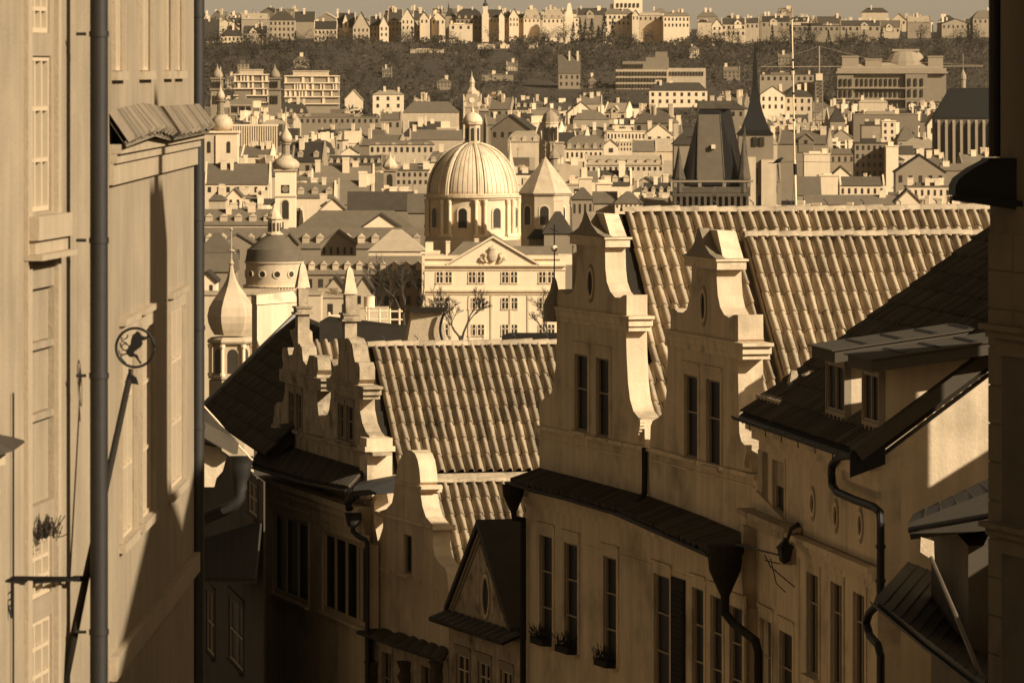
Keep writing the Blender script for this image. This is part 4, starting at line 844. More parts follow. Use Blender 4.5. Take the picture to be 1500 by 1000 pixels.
bo.modifiers.new('sub', 'SUBSURF').levels = 2; bo.modifiers['sub'].render_levels = 2
mb = MB(); mb.tube([at(1139.5, 236, 118), at(1139.5, 238.7, 118)], .006, 4); mb.tube([at(1141.5, 236, 118), at(1141.5, 238.7, 118)], .006, 4); mb.build('legs', iron, bd)

# ================================================================ the far city
LM = []          # landmarks used to word the labels of the houses round them: (phrase, px, py)
KEEP = []        # what must stay visible: (x0, x1, ytop, ybottom, Y)
YT = [(480, 850), (420, 1000), (367, 1200), (313, 1500), (232, 2000), (186, 2500), (153, 3000), (130, 3300), (100, 3600), (60, 3880), (30, 4250), (10, 4700)]
def Yof(y):
    if y >= YT[0][0]: return YT[0][1]
    for (a, A), (b, B) in zip(YT, YT[1:]):
        if y >= b: return A+(B-A)*(a-y)/(a-b)
    return YT[-1][1]
me_ = MB(); me_.box(-.5, .5, -.5, .5, 0, 1); PANE = me_.build('window', cwin); C.objects.unlink(PANE)
me_ = MB(); me_.box(-.5, .5, -.5, .5, 0, 1); me_.box(-.56, .56, -.58, .58, 1.001, 1.12); CHIM = me_.build('chimney', cw); C.objects.unlink(CHIM)
me_ = MB(); me_.hexa([(-.5, 0, 0), (.5, 0, 0), (.5, 1.6, 0), (-.5, 1.6, 0)], [(-.5, 0, .62), (.5, 0, .62), (.5, 1.6, .62), (-.5, 1.6, .62)]); me_.hexa([(-.56, -.08, .625), (.56, -.08, .625), (0, -.08, 1.0)], [(-.56, 1.6, .625), (.56, 1.6, .625), (0, 1.6, 1.0)]); DORM = me_.build('dormer', cc); C.objects.unlink(DORM)
WALLS = [cw, cc, ct, cb]; ROOFS = [r0, r1, r2]
HOUSES = []
def city(x0, x1, ye, yr, yb, Y=None, ty='L', wt=1, rt=1, win=None, ch=2, dm=0, dep=None, yaw=0, label=None, cat='house', lm=False, grp=None, keep=True, par=True, basepx=None):
    """one far house from its outline in the picture: eave, ridge and lowest visible row"""
    Y = Y or Yof(ye); s = Y/F; gzb = gz(Y); zE = CZ-(ye-HY)*s; w = (x1-x0)*s; rh = max(.3, (ye-yr)*s); H = max(3, zE-gzb)+.5
    if dep is None: dep = min(max(9, rh*1.9), 16)
    cx = ((x0+x1)/2-HX)*s
    t = thing('house' if cat == 'house' else cat.replace(' ', '_'), None, cat, (cx, Y, gzb-.5), rz=yaw)
    if grp: t['group'] = grp
    mb = MB(); hw = w/2; D = dep; W = WALLS[wt]; Rm = ROOFS[rt]
    wl = lambda: None
    if ty == 'F':
        mb.box(-hw, hw, 0, D, 0, H); wall = mb.build('wall', W, t, local=True)
        mb = MB(); p = .4; 
        mb.slab2 = None
        mb.box(-hw-.25, hw+.25, -.25, D+.25, H+.001, H+.35); mb.box(-hw*.6, hw*.3, D*.3, D*.8, H+.351, H+max(.8, rh)); roof = mb.build('roof', W if rt == 0 else Rm, t, local=True)
    elif ty == 'G':
        mb.slab(Fr(0, 0, 1, 0), [(-hw, 0), (hw, 0), (hw, H), (0, H+rh), (-hw, H)], [], 0, D); wall = mb.build('wall', W, t, local=True)
        mb = MB()
        for sgn in (-1, 1):
            a = (sgn*(hw+.35), -.35, H-.3); b = (0, -.35, H+rh+.02); a2 = (sgn*(hw+.35), D+.3, H-.3); b2 = (0, D+.3, H+rh+.02)
            mb.hexa([a, b, b2, a2], [(a[0], a[1], a[2]+.4), (0, b[1], b[2]+.4), (0, b2[1], b2[2]+.4), (a2[0], a2[1], a2[2]+.4)])
        roof = mb.build('roof', Rm, t, local=True)
    elif ty in 'LHM':
        mb.box(-hw, hw, 0, D, 0, H)
        if ty == 'L' and par:
            for sx in (-hw, hw-.5):
                pr = Fr(sx+.5 if False else sx, 0, 0, 1)
                e = .45
                A = [(sx, -.02, H+.002), (sx, D+.02, H+.002), (sx, D/2, H+rh+e)]; mb.hexa(A, [(x+.5, y, z) for x, y, z in A])
                mb.hexa([(sx, -.1, H+.003), (sx+.5, -.1, H+.003), (sx+.5, D/2, H+rh+.1), (sx, D/2, H+rh+.1)], [(sx, -.1, H+.5), (sx+.5, -.1, H+.5), (sx+.5, D/2, H+rh+.6), (sx, D/2, H+rh+.6)])
        wall = mb.build('wall', W, t, local=True)
        mb = MB(); o = .35; g = .5 if (ty == 'L' and par) else -.3
        if ty == 'L':
            B = [(-hw+g, -o, H), (hw-g, -o, H), (hw-g, D+o, H), (-hw+g, D+o, H)]
            vb = [mb.v(p) for p in B]; ra, rb = mb.v((-hw+g, D/2, H+rh)), mb.v((hw-g, D/2, H+rh))
        elif ty == 'H':
            B = [(-hw-o, -o, H), (hw+o, -o, H), (hw+o, D+o, H), (-hw-o, D+o, H)]
            vb = [mb.v(p) for p in B]; k = min(hw*.85, D*.5); ra, rb = mb.v((-hw+k, D/2, H+rh)), mb.v((hw-k, D/2, H+rh))
        else:
            B = [(-hw-o, -o, H), (hw+o, -o, H), (hw+o, D+o, H), (-hw-o, D+o, H)]; i = min(1.5, D*.12)
            mb.hexa(B, [(-hw+i, i, H+rh*.68), (hw-i, i, H+rh*.68), (hw-i, D-i, H+rh*.68), (-hw+i, D-i, H+rh*.68)])
            B = [(-hw+i, i, H+rh*.681), (hw-i, i, H+rh*.681), (hw-i, D-i, H+rh*.681), (-hw+i, D-i, H+rh*.681)]
            vb = [mb.v(p) for p in B]; k = min(hw*.5, D*.4); ra, rb = mb.v((-hw+k, D/2, H+rh)), mb.v((hw-k, D/2, H+rh))
        mb.f(vb[::-1]); mb.f([vb[0], vb[1], rb, ra]); mb.f([vb[2], vb[3], ra, rb]); mb.f([vb[1], vb[2], rb]); mb.f([vb[3], vb[0], ra])
        roof = mb.build('roof', Rm, t, local=True)
    vis = max(0, (min(yb, 999)-ye)*s)
    if win:
        rows, cols = win; rows_h = min(vis/max(rows, 1), 4.2); ww = w/cols*(.42 if cols*rows > 8 else .35); ww = min(ww, 1.6)
        for r in range(rows):
            for c in range(cols):
                x = -hw+w*(c+.5)/cols; z = H-rows_h*(r+.5)-rows_h*.28
                inst(PANE, wall, (x, -.02, z), (ww, .12, rows_h*.52))
    rg = random.Random(int(x0*7+ye))
    for i in range(ch):
        x = rg.uniform(-hw*.85, hw*.85); cwid = rg.uniform(.9, 2.2); 
        if ty in 'LHM': inst(CHIM, roof, (x, D*rg.uniform(.3, .55), H+rh*.45), (cwid, .9, rh*.55+rg.uniform(.6, 2.0)))
        else: inst(CHIM, roof, (x, D*rg.uniform(.2, .7), H+.2 if ty == 'F' else H+rh*.3), (cwid, .9, rg.uniform(1.2, 2.4)+(rh*.5 if ty == 'G' else 0)))
    if ty in 'LM':
        for i in range(dm):
            x = -hw+w*(i+.5)/dm; tt = .28; yy = (D/2)*tt if ty == 'L' else .2; zz = H+rh*tt*(.85 if ty == 'L' else .2)
            inst(DORM, roof, (x, yy-.5, zz), (min(1.7, w/dm*.5), 2.0, min(2.2, rh*.5)))
    if ty in 'L' and w > 11 and rh > 2.2 and rg.random() < .55 and not label:
        gw_ = min(w*.3, 5.5); x = rg.uniform(-hw*.6, hw*.6); gh = rh*rg.uniform(.55, .95)
        mb = MB(); mb.slab(Fr(0, 0, 1, 0), [(x-gw_/2, -min(H, 3)), (x+gw_/2, -min(H, 3)), (x+gw_/2, gh*.35), (x, gh), (x-gw_/2, gh*.35)], [], -.25, D*.45)
        bmesh.ops.translate(mb.bm, verts=mb.bm.verts, vec=(0, 0, H)); cg = mb.build('cross_gable', WALLS[max(0, wt-1)], wall, local=True); inst(PANE, cg, (x, -.3, H+gh*.05), (1.1, .12, gh*.35))
        mb = MB()
        for sg_ in (-1, 1): mb.hexa([(x+sg_*(gw_/2+.3), -.5, H+gh*.3), (x, -.5, H+gh+.05), (x, D*.46, H+gh+.05), (x+sg_*(gw_/2+.3), D*.46, H+gh*.3)], [(x+sg_*(gw_/2+.3), -.5, H+gh*.3+.3), (x, -.5, H+gh+.35), (x, D*.46, H+gh+.35), (x+sg_*(gw_/2+.3), D*.46, H+gh*.3+.3)])
        mb.build('cross_roof', Rm, roof, local=True)
    if not label and Y < 3300 and rg.random() < .3:
        mb = MB(); x = rg.uniform(-hw*.7, hw*.7); zt_ = H+rh+rg.uniform(1.5, 3.5); mb.tube([(x, D/2, H+rh*.6), (x, D/2, zt_)], .09, 4); mb.tube([(x-.6, D/2, zt_-.3), (x+.6, D/2, zt_-.3)], .06, 4); mb.tube([(x-.4, D/2, zt_-.8), (x+.4, D/2, zt_-.8)], .06, 4); mb.build('aerial', sheet, roof, local=True)
    wn = ['white', 'cream', 'tan', 'brown'][wt]; rn = ['pale', 'mid-brown', 'dark'][rt]
    tn = {'L': 'ridge roof', 'H': 'hipped roof', 'M': 'mansard roof', 'G': 'front gable', 'F': 'flat roof'}[ty]
    sz = 'wide' if w > 22 else ('narrow' if w < 12 else 'mid-sized')
    if label: t['label'] = label
    else: t['_d'] = '%s %s %s with %s %s' % (sz, wn, {'apartment block': 'block', 'townhouse': 'townhouse'}.get(cat, 'house'), rn, tn)
    px, py = (x0+x1)/2, (ye+yr)/2
    HOUSES.append((t, px, py, Y))
    if keep: KEEP.append((x0, x1, yr, yb, Y))
    if lm: LM.append((lm, px, py))
    return t
class Land:
    def __init__(s, name, label, cat, px, py, Y, phrase=None, keep=None, group=None):
        s.s = Y/F; s.px, s.py, s.Y = px, py, Y; s.e = thing(name, label, cat, at(px, py, Y), group=group)
        if phrase: LM.append((phrase, px, keep[2]+10 if keep else py))
        if keep: KEEP.append(tuple(keep)+(Y,))
    def b(s, name, mb, mat, parent=None, smooth=False): return mb.build(name, mat, parent or s.e, local=True, scale=s.s, smooth=smooth)
def arch(w, h, n=8): return [(-w, 0), (w, 0)]+[(w*math.cos(math.pi*k/n), h-w+w*math.sin(math.pi*k/n)) for k in range(n+1)]
def archwin(L, par, x, y, z, w, h, mat=cwin, rim=True, th=0.0, name='window'):
    fr = Fr(x, y, math.cos(th), math.sin(th)); mb = MB(); mb.slab(fr, [(a, z+b) for a, b in arch(w, h)], [], -.35, .1); o = L.b(name, mb, mat, par)
    if rim:
        mb = MB(); mb.slab(fr, [(a*1.28, z-.6+b*1.1) for a, b in arch(w, h)], [[(a*1.02, z+b) for a, b in arch(w, h)]], -.6, .05); L.b('surround', mb, cw, o)
    return o
GR = lambda L: L.py  # noqa

# ---- domed church
L = Land('domed_church', 'big ribbed lead dome on a drum with arched windows and lantern', 'church', 692, 400, 1100, 'the great dome', (622, 762, 150, 350))
z0 = 400-345
N8 = 8; ph = math.pi/8
mb = MB(); mb.lathe((0, 60, 0), [(70, -200), (70, 50), (66, 51), (66, 110)], 32); drum = L.b('drum', mb, cw, smooth='auto')
mb = MB()
for r, a, b in ((72, 110, 113), (69, 107, 110), (68, 113, 116), (70, 50, 53)): mb.lathe((0, 60, 0), [(r-3, a+.01), (r, a+.4), (r, b-.01), (r-3, b)], 48)
L.b('cornice', mb, cw, drum)
dome = [(66, 112)]+[(66.5*math.cos(t)**.92, 113+74*math.sin(t)) for t in [math.pi/2*k/14*.91 for k in range(1, 15)]]
dome = [(66.5*math.cos(t), 114+76*math.sin(t)) for t in [R(80)*k/16 for k in range(17)]]
mb = MB(); mb.lathe((0, 60, 0), dome, 48); dm_ = L.b('dome', mb, domeM, smooth=True)
mb = MB()
for k in range(8):
    a = -math.pi/2+ph*.45+k*math.pi/4
    for da in (-.045, .0, .045):
        mb.tube([((r+1.0)*math.cos(a+da), 60+(r+1.0)*math.sin(a+da), z) for r, z in dome], 1.3 if da else 1.8, 6)
L.b('rib', mb, domeM, dm_)
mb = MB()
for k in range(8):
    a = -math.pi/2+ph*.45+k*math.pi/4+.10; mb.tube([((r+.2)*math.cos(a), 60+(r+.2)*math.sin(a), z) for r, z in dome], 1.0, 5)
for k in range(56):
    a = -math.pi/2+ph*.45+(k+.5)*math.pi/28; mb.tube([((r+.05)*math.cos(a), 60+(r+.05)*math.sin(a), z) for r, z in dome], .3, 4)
L.b('rib_shadow_gap', mb, shadow_seamM, dm_)  # dark lines beside the ribs painted as their shadow, plus lead seams
for k in range(8):
    a = -math.pi/2+ph*.45+(k+.5)*math.pi/4
    if math.sin(a) < .2: archwin(L, drum, 66.2*math.cos(a), 60+66.2*math.sin(a), 66, 6.5, 29, th=a+math.pi/2)
mb = MB()
for k in range(8):
    a = -math.pi/2+ph*.45+k*math.pi/4
    for da in (-.10, .10):
        mb.lathe((68.5*math.cos(a+da), 60+68.5*math.sin(a+da), 54), [(3.2, 0), (2.6, 2), (2.5, 46), (3.4, 49), (3.8, 53)], 10)
    mb.hexa([((66+q)*math.cos(a+d), 60+(66+q)*math.sin(a+d), 53.02) for d, q in ((-.16, 0), (-.15, 6), (.15, 6), (.16, 0))], [((66+q)*math.cos(a+d), 60+(66+q)*math.sin(a+d), 57) for d, q in ((-.16, 0), (-.15, 6), (.15, 6), (.16, 0))])
L.b('column', mb, cw, drum)
mb = MB(); mb.lathe((0, 60, 186), [(14, 0), (15, 3), (12, 4), (12, 30), (15, 31), (15.5, 34), (13, 35)], 8, ph=ph); lan = L.b('lantern', mb, cc)
for k in range(8):
    a = ph*0+k*math.pi/4
    if math.sin(a) < .1: archwin(L, lan, 11.2*math.cos(a), 60+11.2*math.sin(a), 193, 2.3, 19, th=a+math.pi/2, rim=False)
mb = MB(); mb.lathe((0, 60, 220), [(14.5*math.cos(t), 15*math.sin(t)) for t in [R(84)*k/8 for k in range(9)]]+[(2, 16), (2.6, 18), (1.5, 20), (.6, 22), (.5, 28)], 16); L.b('cupola', mb, domeM, smooth=True)
mb = MB(); mb.box(-70, 80, 5, 120, -200, 48)
L.b('nave', mb, cc)
# ---- octagonal pavilion
L = Land('octagonal_tower', 'pale octagonal tower with smooth pyramid roof right of the dome', 'tower', 799, 345, 1080, 'the pyramid-roofed tower', (757, 842, 230, 335))
mb = MB(); mb.lathe((0, 42, 0), [(38, -150), (38, 58), (41, 59), (41, 61)], 8, ph=R(20)); wl = L.b('wall', mb, cc)
mb = MB(); mb.lathe((0, 42, 61.2), [(43, 0), (42, 1.5), (22, 27), (1.5, 52), (1.5, 53)], 8, ph=R(20)); rf = L.b('roof', mb, copper)
mb = MB(); mb.lathe((0, 42, 114), [(.8, 0), (.8, 8), (2, 10), (.6, 12), (.5, 24)], 8); mb.box(-3, 3, 41.6, 42.4, 131, 132); L.b('cross', mb, cb, rf)
for k in range(8):
    a = R(20)+math.pi/8+k*math.pi/4
    if math.sin(a) < .1: archwin(L, wl, 35.3*math.cos(a), 42+35.3*math.sin(a), 15, 6.5, 28, th=a+math.pi/2)
# ---- palace
L = Land('palace', 'wide cream palace with crested pediment and three rows of paired windows', 'palace', 718, 560, 850, 'the pedimented palace', (622, 815, 350, 500))
pal = M('palace_plaster', .74, var=.1, sc=.5, streak=.12, sf=.8)
mb = MB(); mb.box(-96, 110, 0, 70, -100, 172); mb.box(-96, 120, 6, 60, 172.02, 186); wl = L.b('wall', mb, pal)
mb = MB(); mb.slab(Fr(4, -3, 1, 0), [(-64, 172.2), (64, 172.2), (0, 210)], [], 0, 60); L.b('pediment', mb, pal, wl)
mb = MB()
for a, b in ((-97, 111),):
    for z, h, o in ((170, 2.4, 5), (133, 3, 3.4), (128.5, 1.2, 1.5), (164, 1.5, 1.4), (184, 2, 1)): mb.box(a, b, -o, -.05, z, z+h)
for x in (-93, -80, -58, -30, 2, 30, 56, 80, 104):
    mb.box(x-1.6, x+1.6, -1.1, -.04, -50, 127); 
for sx in (-1, 1): mb.slab(Fr(4, -6, 1, 0), [(0, 211.5), (sx*68, 171.5), (sx*68, 174.5), (0, 215)], [], 0, 4)
L.b('cornice', mb, cw, wl)
for ri, z in enumerate((146, 108, 69, 30)):
    for cx in (-69, -63+46-1, 30+2, 87):
        pass
    for cx in (-67.5, -20, 28.5, 83):
        for d in (-6.5, 6.5):
            o = MB(); o.box(cx+d-4.6, cx+d+4.6, -.5, .5, z, z+15.5); fr_ = L.b('window', o, cwin, wl)
            o = MB(); o.box(cx+d-.7, cx+d+.7, -.9, -.51, z+.1, z+15.4); o.box(cx+d-4.5, cx+d+4.5, -.9, -.52, z+9, z+10.2)
            for q in (-1, 1): o.box(cx+d+q*5.2-.7, cx+d+q*5.2+.7, -1, .2, z, z+15.5)
            o.box(cx+d-6, cx+d+6, -1.6, .2, z-1.6, z-.1); L.b('frame', o, cw, fr_)
mb = MB(); mb.lathe((4, -6.5, 176), [(.5, 0), (5, 3), (7, 9), (6, 15), (5, 17)], 14, sq=.35); mb.lathe((4, -6.5, 193.2), [(5, 0), (6, 3), (2, 6), (1, 8)], 12, sq=.35)
for sx in (-1, 1):
    mb.tube([(4+sx*9, -5, 176), (4+sx*12, -6, 182), (4+sx*10, -6, 187), (4+sx*13, -6, 190)], 2.2, 7, r2=1.4); mb.tube([(4+sx*13, -6, 177), (4+sx*18, -6, 180), (4+sx*16, -6, 184)], 1.6, 6)
L.b('crest', mb, cc, wl)
mb = MB(); mb.slab(Fr(4, -3, 1, 0), [(-66, 173.5), (-62, 173.5), (1, 212), (0, 216)], [], -.5, 60)
mb.slab(Fr(4, -3, 1, 0), [(66, 173.5), (62, 173.5), (-1, 212), (0, 216.2)], [], -.6, 60)
mb.hexa([(-60, 8, 186.2), (0, 8, 186.2), (0, 60, 186.2), (-60, 60, 186.2)], [(-40, 20, 205), (-10, 20, 205), (-10, 50, 205), (-40, 50, 205)]); mb.hexa([(30, 10, 186.2), (100, 10, 186.2), (100, 60, 186.2), (30, 60, 186.2)], [(35, 30, 198), (95, 30, 198), (95, 50, 198), (35, 50, 198)]); L.b('roof', mb, r1)
for x, z in ((-62, 196), (-20, 200)): o = inst(CHIM, L.e, (x*L.s, 2.5, (z-10)*L.s), (6*L.s, .8, 18*L.s)); o.name = 'chimney'
# ---- slim white clock tower
def onion(mb, c, R0, H, n=16, sp=1.0):
    P = [(.55, 0), (.85, .06), (1.0, .16), (.98, .26), (.78, .38), (.48, .5), (.28, .6), (.18, .7), (.1, .85), (.03, 1.0)]
    mb.lathe(c, [(r*R0, z*H) for r, z in P], n)
L = Land('clock_tower', 'slim white tower with clock and onion cap among clay roofs', 'tower', 418, 335, 1300, 'the slim white clock tower', (402, 436, 180, 330))
mb = MB(); mb.box(-15, 15, 0, 28, -120, 84); wl = L.b('wall', mb, M('tower_white', .82, var=.08, sc=.5))
mb = MB(); mb.box(-17, 17, -2, 30, 84.01, 87); mb.box(-16, 16, -1, 29, 46, 48); L.b('cornice', mb, cc, wl)
mb = MB(); mb.lathe((0, 14, 87.1), [(18, 0), (20, 4), (20, 9), (15, 14), (9, 17), (8, 20)], 12); ca = L.b('cap', mb, copper, smooth=True)
mb = MB(); mb.lathe((0, 14, 107.2), [(7.5, 0), (7, 1), (6, 2), (6, 15), (8, 16), (8, 18)], 8); la = L.b('lantern', mb, cb)
mb = MB(); onion(mb, (0, 14, 125.2), 9.5, 34); mb.tube([(0, 14, 155), (0, 14, 178)], .6, 5); mb.lathe((0, 14, 168), [(.1, 0), (1.8, 1.8), (.1, 3.6)], 8); L.b('spire', mb, copper, smooth=True)
archwin(L, wl, 0, 0, 14, 5, 28)
o = MB(); o.box(-6, 6, -.5, 0, 52, 64); f_ = L.b('clock_face', o, cwin, wl); o = MB(); o.lathe((0, 0, 0), [(5, 0), (5, .5)], 16); bmesh.ops.rotate(o.bm, verts=o.bm.verts, matrix=Matrix.Rotation(R(90), 3, 'X')); bmesh.ops.translate(o.bm, verts=o.bm.verts, vec=(0, -.6, 58)); L.b('dial', o, ct, f_)
o = MB(); o.box(-4, 4, -.5, 0, 2, 10); L.b('window', o, cwin, wl)
# ---- rotunda
L = Land('rotunda', 'round chapel with stepped roof, oval windows and small lantern', 'chapel', 400, 450, 1000, 'the round chapel', (350, 440, 305, 432))
mb = MB(); mb.lathe((0, 42, 0), [(46, -100), (46, 18), (44, 20), (42, 22), (42, 62), (44, 64), (44, 66)], 28); wl = L.b('drum', mb, cc, smooth='auto')
mb = MB(); mb.lathe((0, 42, 66.1), [(43, 0), (41, 10), (39, 18), (37, 19), (36, 20), (20, 33), (12, 38), (11, 39)], 24); rf = L.b('roof', mb, r1, smooth='auto')
mb = MB(); mb.lathe((0, 42, 105), [(13, 0), (13, 2), (9.5, 3), (9.5, 22), (12, 23), (12, 25), (10, 26), (9, 31), (5, 36), (2, 40), (.5, 46)], 10); la = L.b('lantern', mb, cc, rf)
for k in range(10):
    a = R(18)+k*R(36)
    if math.sin(a) < 0: archwin(L, la, 9.2*math.cos(a), 42+9.2*math.sin(a), 110, 1.8, 13, th=a+math.pi/2, rim=False)
for k in range(12):
    a = k*math.pi/6+R(8)
    if math.sin(a) < -.1:
        fr = Fr(42*math.cos(a), 42+42*math.sin(a), -math.sin(a), math.cos(a)); o = MB(); o.slab(fr, [(4.5*math.cos(t*math.pi/8), 48+4.5*math.sin(t*math.pi/8)) for t in range(16)], [], -.8, .4); w_ = L.b('oval_window', o, cwin, wl)
        o = MB(); o.slab(fr, [(6*math.cos(t*math.pi/8), 48+6*math.sin(t*math.pi/8)) for t in range(16)], [[(4.5*math.cos(t*math.pi/8), 48+4.5*math.sin(t*math.pi/8)) for t in range(16)]], -1.2, .3); L.b('surround', o, cw, w_)
mb = MB()
for k in range(60):
    a = k*math.pi/30; mb.lathe((45*math.cos(a), 42+45*math.sin(a), 20), [(.9, 0), (.9, 9)], 5)
mb.lathe((0, 42, 29.1), [(43.5, 0), (46.5, 0.2), (46.5, 2), (43.5, 2.2)], 28); L.b('balustrade', mb, cw, wl)
# ---- nearer onion tower
L = Land('onion_tower', 'pale faceted onion dome on an arcaded turret beside the drainpipe', 'tower', 337, 640, 520, 'the near onion dome', (300, 372, 370, 560))
mb = MB(); mb.lathe((0, 36, 0), [(33, -100), (33, 82), (30, 83), (30, 84)], 6, ph=R(8)); wl = L.b('wall', mb, cc)
mb = MB(); mb.lathe((0, 36, 136), [(34, 0), (36, 3), (34, 6), (29, 9)], 6, ph=R(8))
L.b('cornice', mb, cc, wl)
mb = MB(); mb.lathe((0, 36, 84.02), [(34, 0), (34, 4), (27, 5), (27, 50), (33, 51.5)], 6, ph=R(8)); ar = L.b('arcade', mb, cc, wl)
for k in range(6):
    a = R(8)+R(30)+k*R(60)
    if math.sin(a) < .1: archwin(L, ar, 23.3*math.cos(a), 36+23.3*math.sin(a), 92, 8, 36, th=a+math.pi/2, rim=False)
mb = MB()
for k in range(6):
    a = R(8)+k*R(60); mb.lathe((31*math.cos(a), 36+31*math.sin(a), 88), [(4, 0), (4, 4), (2.6, 5), (2.6, 40), (4, 43), (4, 47)], 8)
L.b('column', mb, cw, ar)
P = [(25, 0), (30, 8), (34, 18), (35.5, 28), (33, 40), (27, 51), (19, 62), (12, 72), (7, 82), (4.2, 92), (2.4, 102)]
mb = MB(); mb.lathe((0, 36, 148.1), P, 6, ph=R(8)); L.b('onion_dome', mb, copper)
mb = MB(); mb.lathe((0, 36, 250), [(2.4, 0), (4, 3), (2, 7), (1.2, 10), (1.2, 20), (5, 21), (5, 23), (1.2, 24), (.8, 50)], 8); mb.lathe((0, 36, 300), [(.5, 0), (3, 3), (.5, 6)], 8); L.b('finial', mb, cc)
# ---- bridge tower
L = Land('bridge_tower', 'sooty gothic bridge tower with tall wedge roof and corner turrets', 'tower', 1045, 340, 1050, 'the gothic bridge tower', (983, 1115, 150, 303))
mb = MB(); mb.box(-56, 50, 0, 60, -150, 52); wl = L.b('wall', mb, stoneD)
mb = MB(); mb.box(-60, 54, -4, 64, 52.1, 58)
for k in range(13): mb.box(-58+k*8.8, -54+k*8.8, -6, -.1, 36, 51.9)
mb.box(-60, 54, -4.5, -3.5, 58.1, 66); L.b('gallery', mb, stoneD, wl)
mb = MB(); mb.box(-62, 58, -6, -4, 73, 76); 
for x in (-56, -20, 16, 52): mb.box(x-2.5, x+2.5, -5, -2, 66, 73)
L.b('parapet', mb, ct, wl)
mb = MB(); mb.hexa([(-34, 4, 66), (38, 4, 66), (52, 58, 66), (-48, 58, 66)], [(-20, 14, 180), (10, 14, 180), (26, 44, 184), (-14, 44, 184)])
roof = L.b('roof', mb, iron)
mb = MB(); mb.hexa([(-23, 2, 74), (15, 2, 74), (15, 3.9, 74), (-23, 3.9, 74)], [(-21, 12, 172), (9, 12, 172), (9, 13.9, 172), (-21, 13.9, 172)])
L.b('front_slope', mb, M('lit_slope_tone', .12, var=.3, sc=.6), roof)  # front slope coloured lighter as lit, flanks left black as shaded
mb = MB(); mb.tube([(-20, 14, 180), (12, 14, 180)], 1.2, 5); mb.tube([(16, 3, 78), (10, 13, 172)], 1.2, 5); mb.tube([(-24, 3, 78), (-22, 13, 172)], 1.0, 5); mb.box(-22, 26, 12, 46, 180.5, 192); L.b('ridge_crest', mb, stoneD, roof)
mb = MB(); mb.box(-3, 3, .5, 6, 122, 128); L.b('hatch', mb, cw, roof)
for x, y, h in ((-50, 2, 40), (44, 2, 60), (-50, 54, 40), (48, 54, 70)):
    mb = MB(); mb.lathe((x, y, 58.2), [(8, 0), (8, 18), (9.5, 19), (9.5, 21)], 8); mb.lathe((x, y, 79.4), [(9, 0), (5, h*.4), (.8, h), (.4, h+6)], 8); L.b('turret', mb, stoneD, wl)
for x in (-46, -40, -34, -28, -18, -8, 2, 12, 24, 34):
    o = inst(PANE, wl, (x*L.s, -.3, 14*L.s), (3.6*L.s, .5, 18*L.s))
# ---- spire tower behind it
L = Land('spire_tower', 'square tower with flared dark needle spire behind the bridge tower', 'tower', 1107, 330, 1180, 'the needle-spired tower', (1075, 1140, 60, 300))
mb = MB(); mb.box(-25, 26, 0, 48, -150, 133); wl = L.b('wall', mb, ct)
mb = MB(); mb.box(-27, 0, -3, -.1, -100, 100); mb.box(8, 30, -7, -.1, -100, 96); L.b('buttress', mb, cc, wl)
mb = MB(); mb.lathe((0, 24, 133.1), [(38, 0), (30, 6), (22, 20), (15, 34), (10, 50), (7.5, 62), (7, 68), (5.5, 70), (4.6, 92), (3.2, 112), (.8, 136)], 4, ph=R(45)); L.b('spire', mb, iron)
for x in (-1, 9): o = inst(PANE, wl, (x*L.s, -.15, 116*L.s), (7*L.s, .4, 13*L.s))
for x, z in ((0, 60), (6, 20)): archwin(L, wl, x, -.2, z, 3, 24, rim=False)
# ---- towers of the upper left
L = Land('bulbous_church', 'church tower with round bulb dome and thin lantern spire at left', 'church', 322, 250, 1900, 'the bulb-domed church', (292, 350, 100, 240))
mb = MB(); mb.box(-30, 25, 0, 50, -60, 55); wl = L.b('wall', mb, cc); mb = MB(); mb.box(-6, 26, -2, 40, -60, 52); L.b('front_bay', mb, cw, wl)
mb = MB(); mb.box(-32, 28, -3, 52, 55.1, 58); L.b('cornice', mb, cw, wl)
mb = MB(); mb.lathe((2, 20, 58.1), [(10, 0), (15, 4), (16.5, 10), (14.5, 17), (9, 22), (6, 24)], 16); L.b('bulb_dome', mb, copper, smooth=True)
mb = MB(); mb.lathe((0, 20, 82.2), [(6, 0), (6, 3), (5, 4), (5, 18), (8, 19), (8, 21)], 8); L.b('lantern', mb, cb)
mb = MB(); onion(mb, (0, 20, 103.4), 6.5, 26); mb.tube([(0, 20, 120), (0, 20, 152)], .7, 5); L.b('spire', mb, copper, smooth=True)
for x in (-16, 13): archwin(L, wl, x, -2.3 if x > 0 else -.1, 26, 2.6, 17, rim=False)
for px, lab, top in ((320, 'ornate sandstone turret behind the bulb-domed church', 100), (404, 'ornate sandstone turret beside the gabled synagogue-like front', 100)):
    L = Land('ornate_turret', lab, 'tower', px-2, 172, 2750, 'the ornate turret' if px > 350 else None, (px-10, px+10, top, 168))
    mb = MB(); mb.box(-9, 9, 0, 18, -30, 40); mb.box(-11, 11, -2, 20, 40.1, 42); mb.box(-8, 8, 1, 17, 42.1, 56); mb.box(-10, 10, -1, 19, 56.1, 58); wl = L.b('wall', mb, ct)
    mb = MB(); mb.lathe((0, 9, 58.2), [(8, 0), (8.5, 3), (6.5, 8), (3, 12), (1, 15), (.3, 20)], 8); L.b('dome', mb, ct, smooth=True)
    for x in (-4, 0, 4): o = inst(PANE, wl, (x*L.s, -.2, 44*L.s+0), (1.8*L.s, .9, 9*L.s)); o = inst(PANE, wl, (x*L.s, -.2, 20*L.s), (1.8*L.s, .9, 12*L.s))
L = Land('gabled_hall', 'ornamented tan hall front with stepped gable between the two turrets', 'hall', 353, 172, 2700, 'the stepped-gable hall', (330, 385, 138, 170))
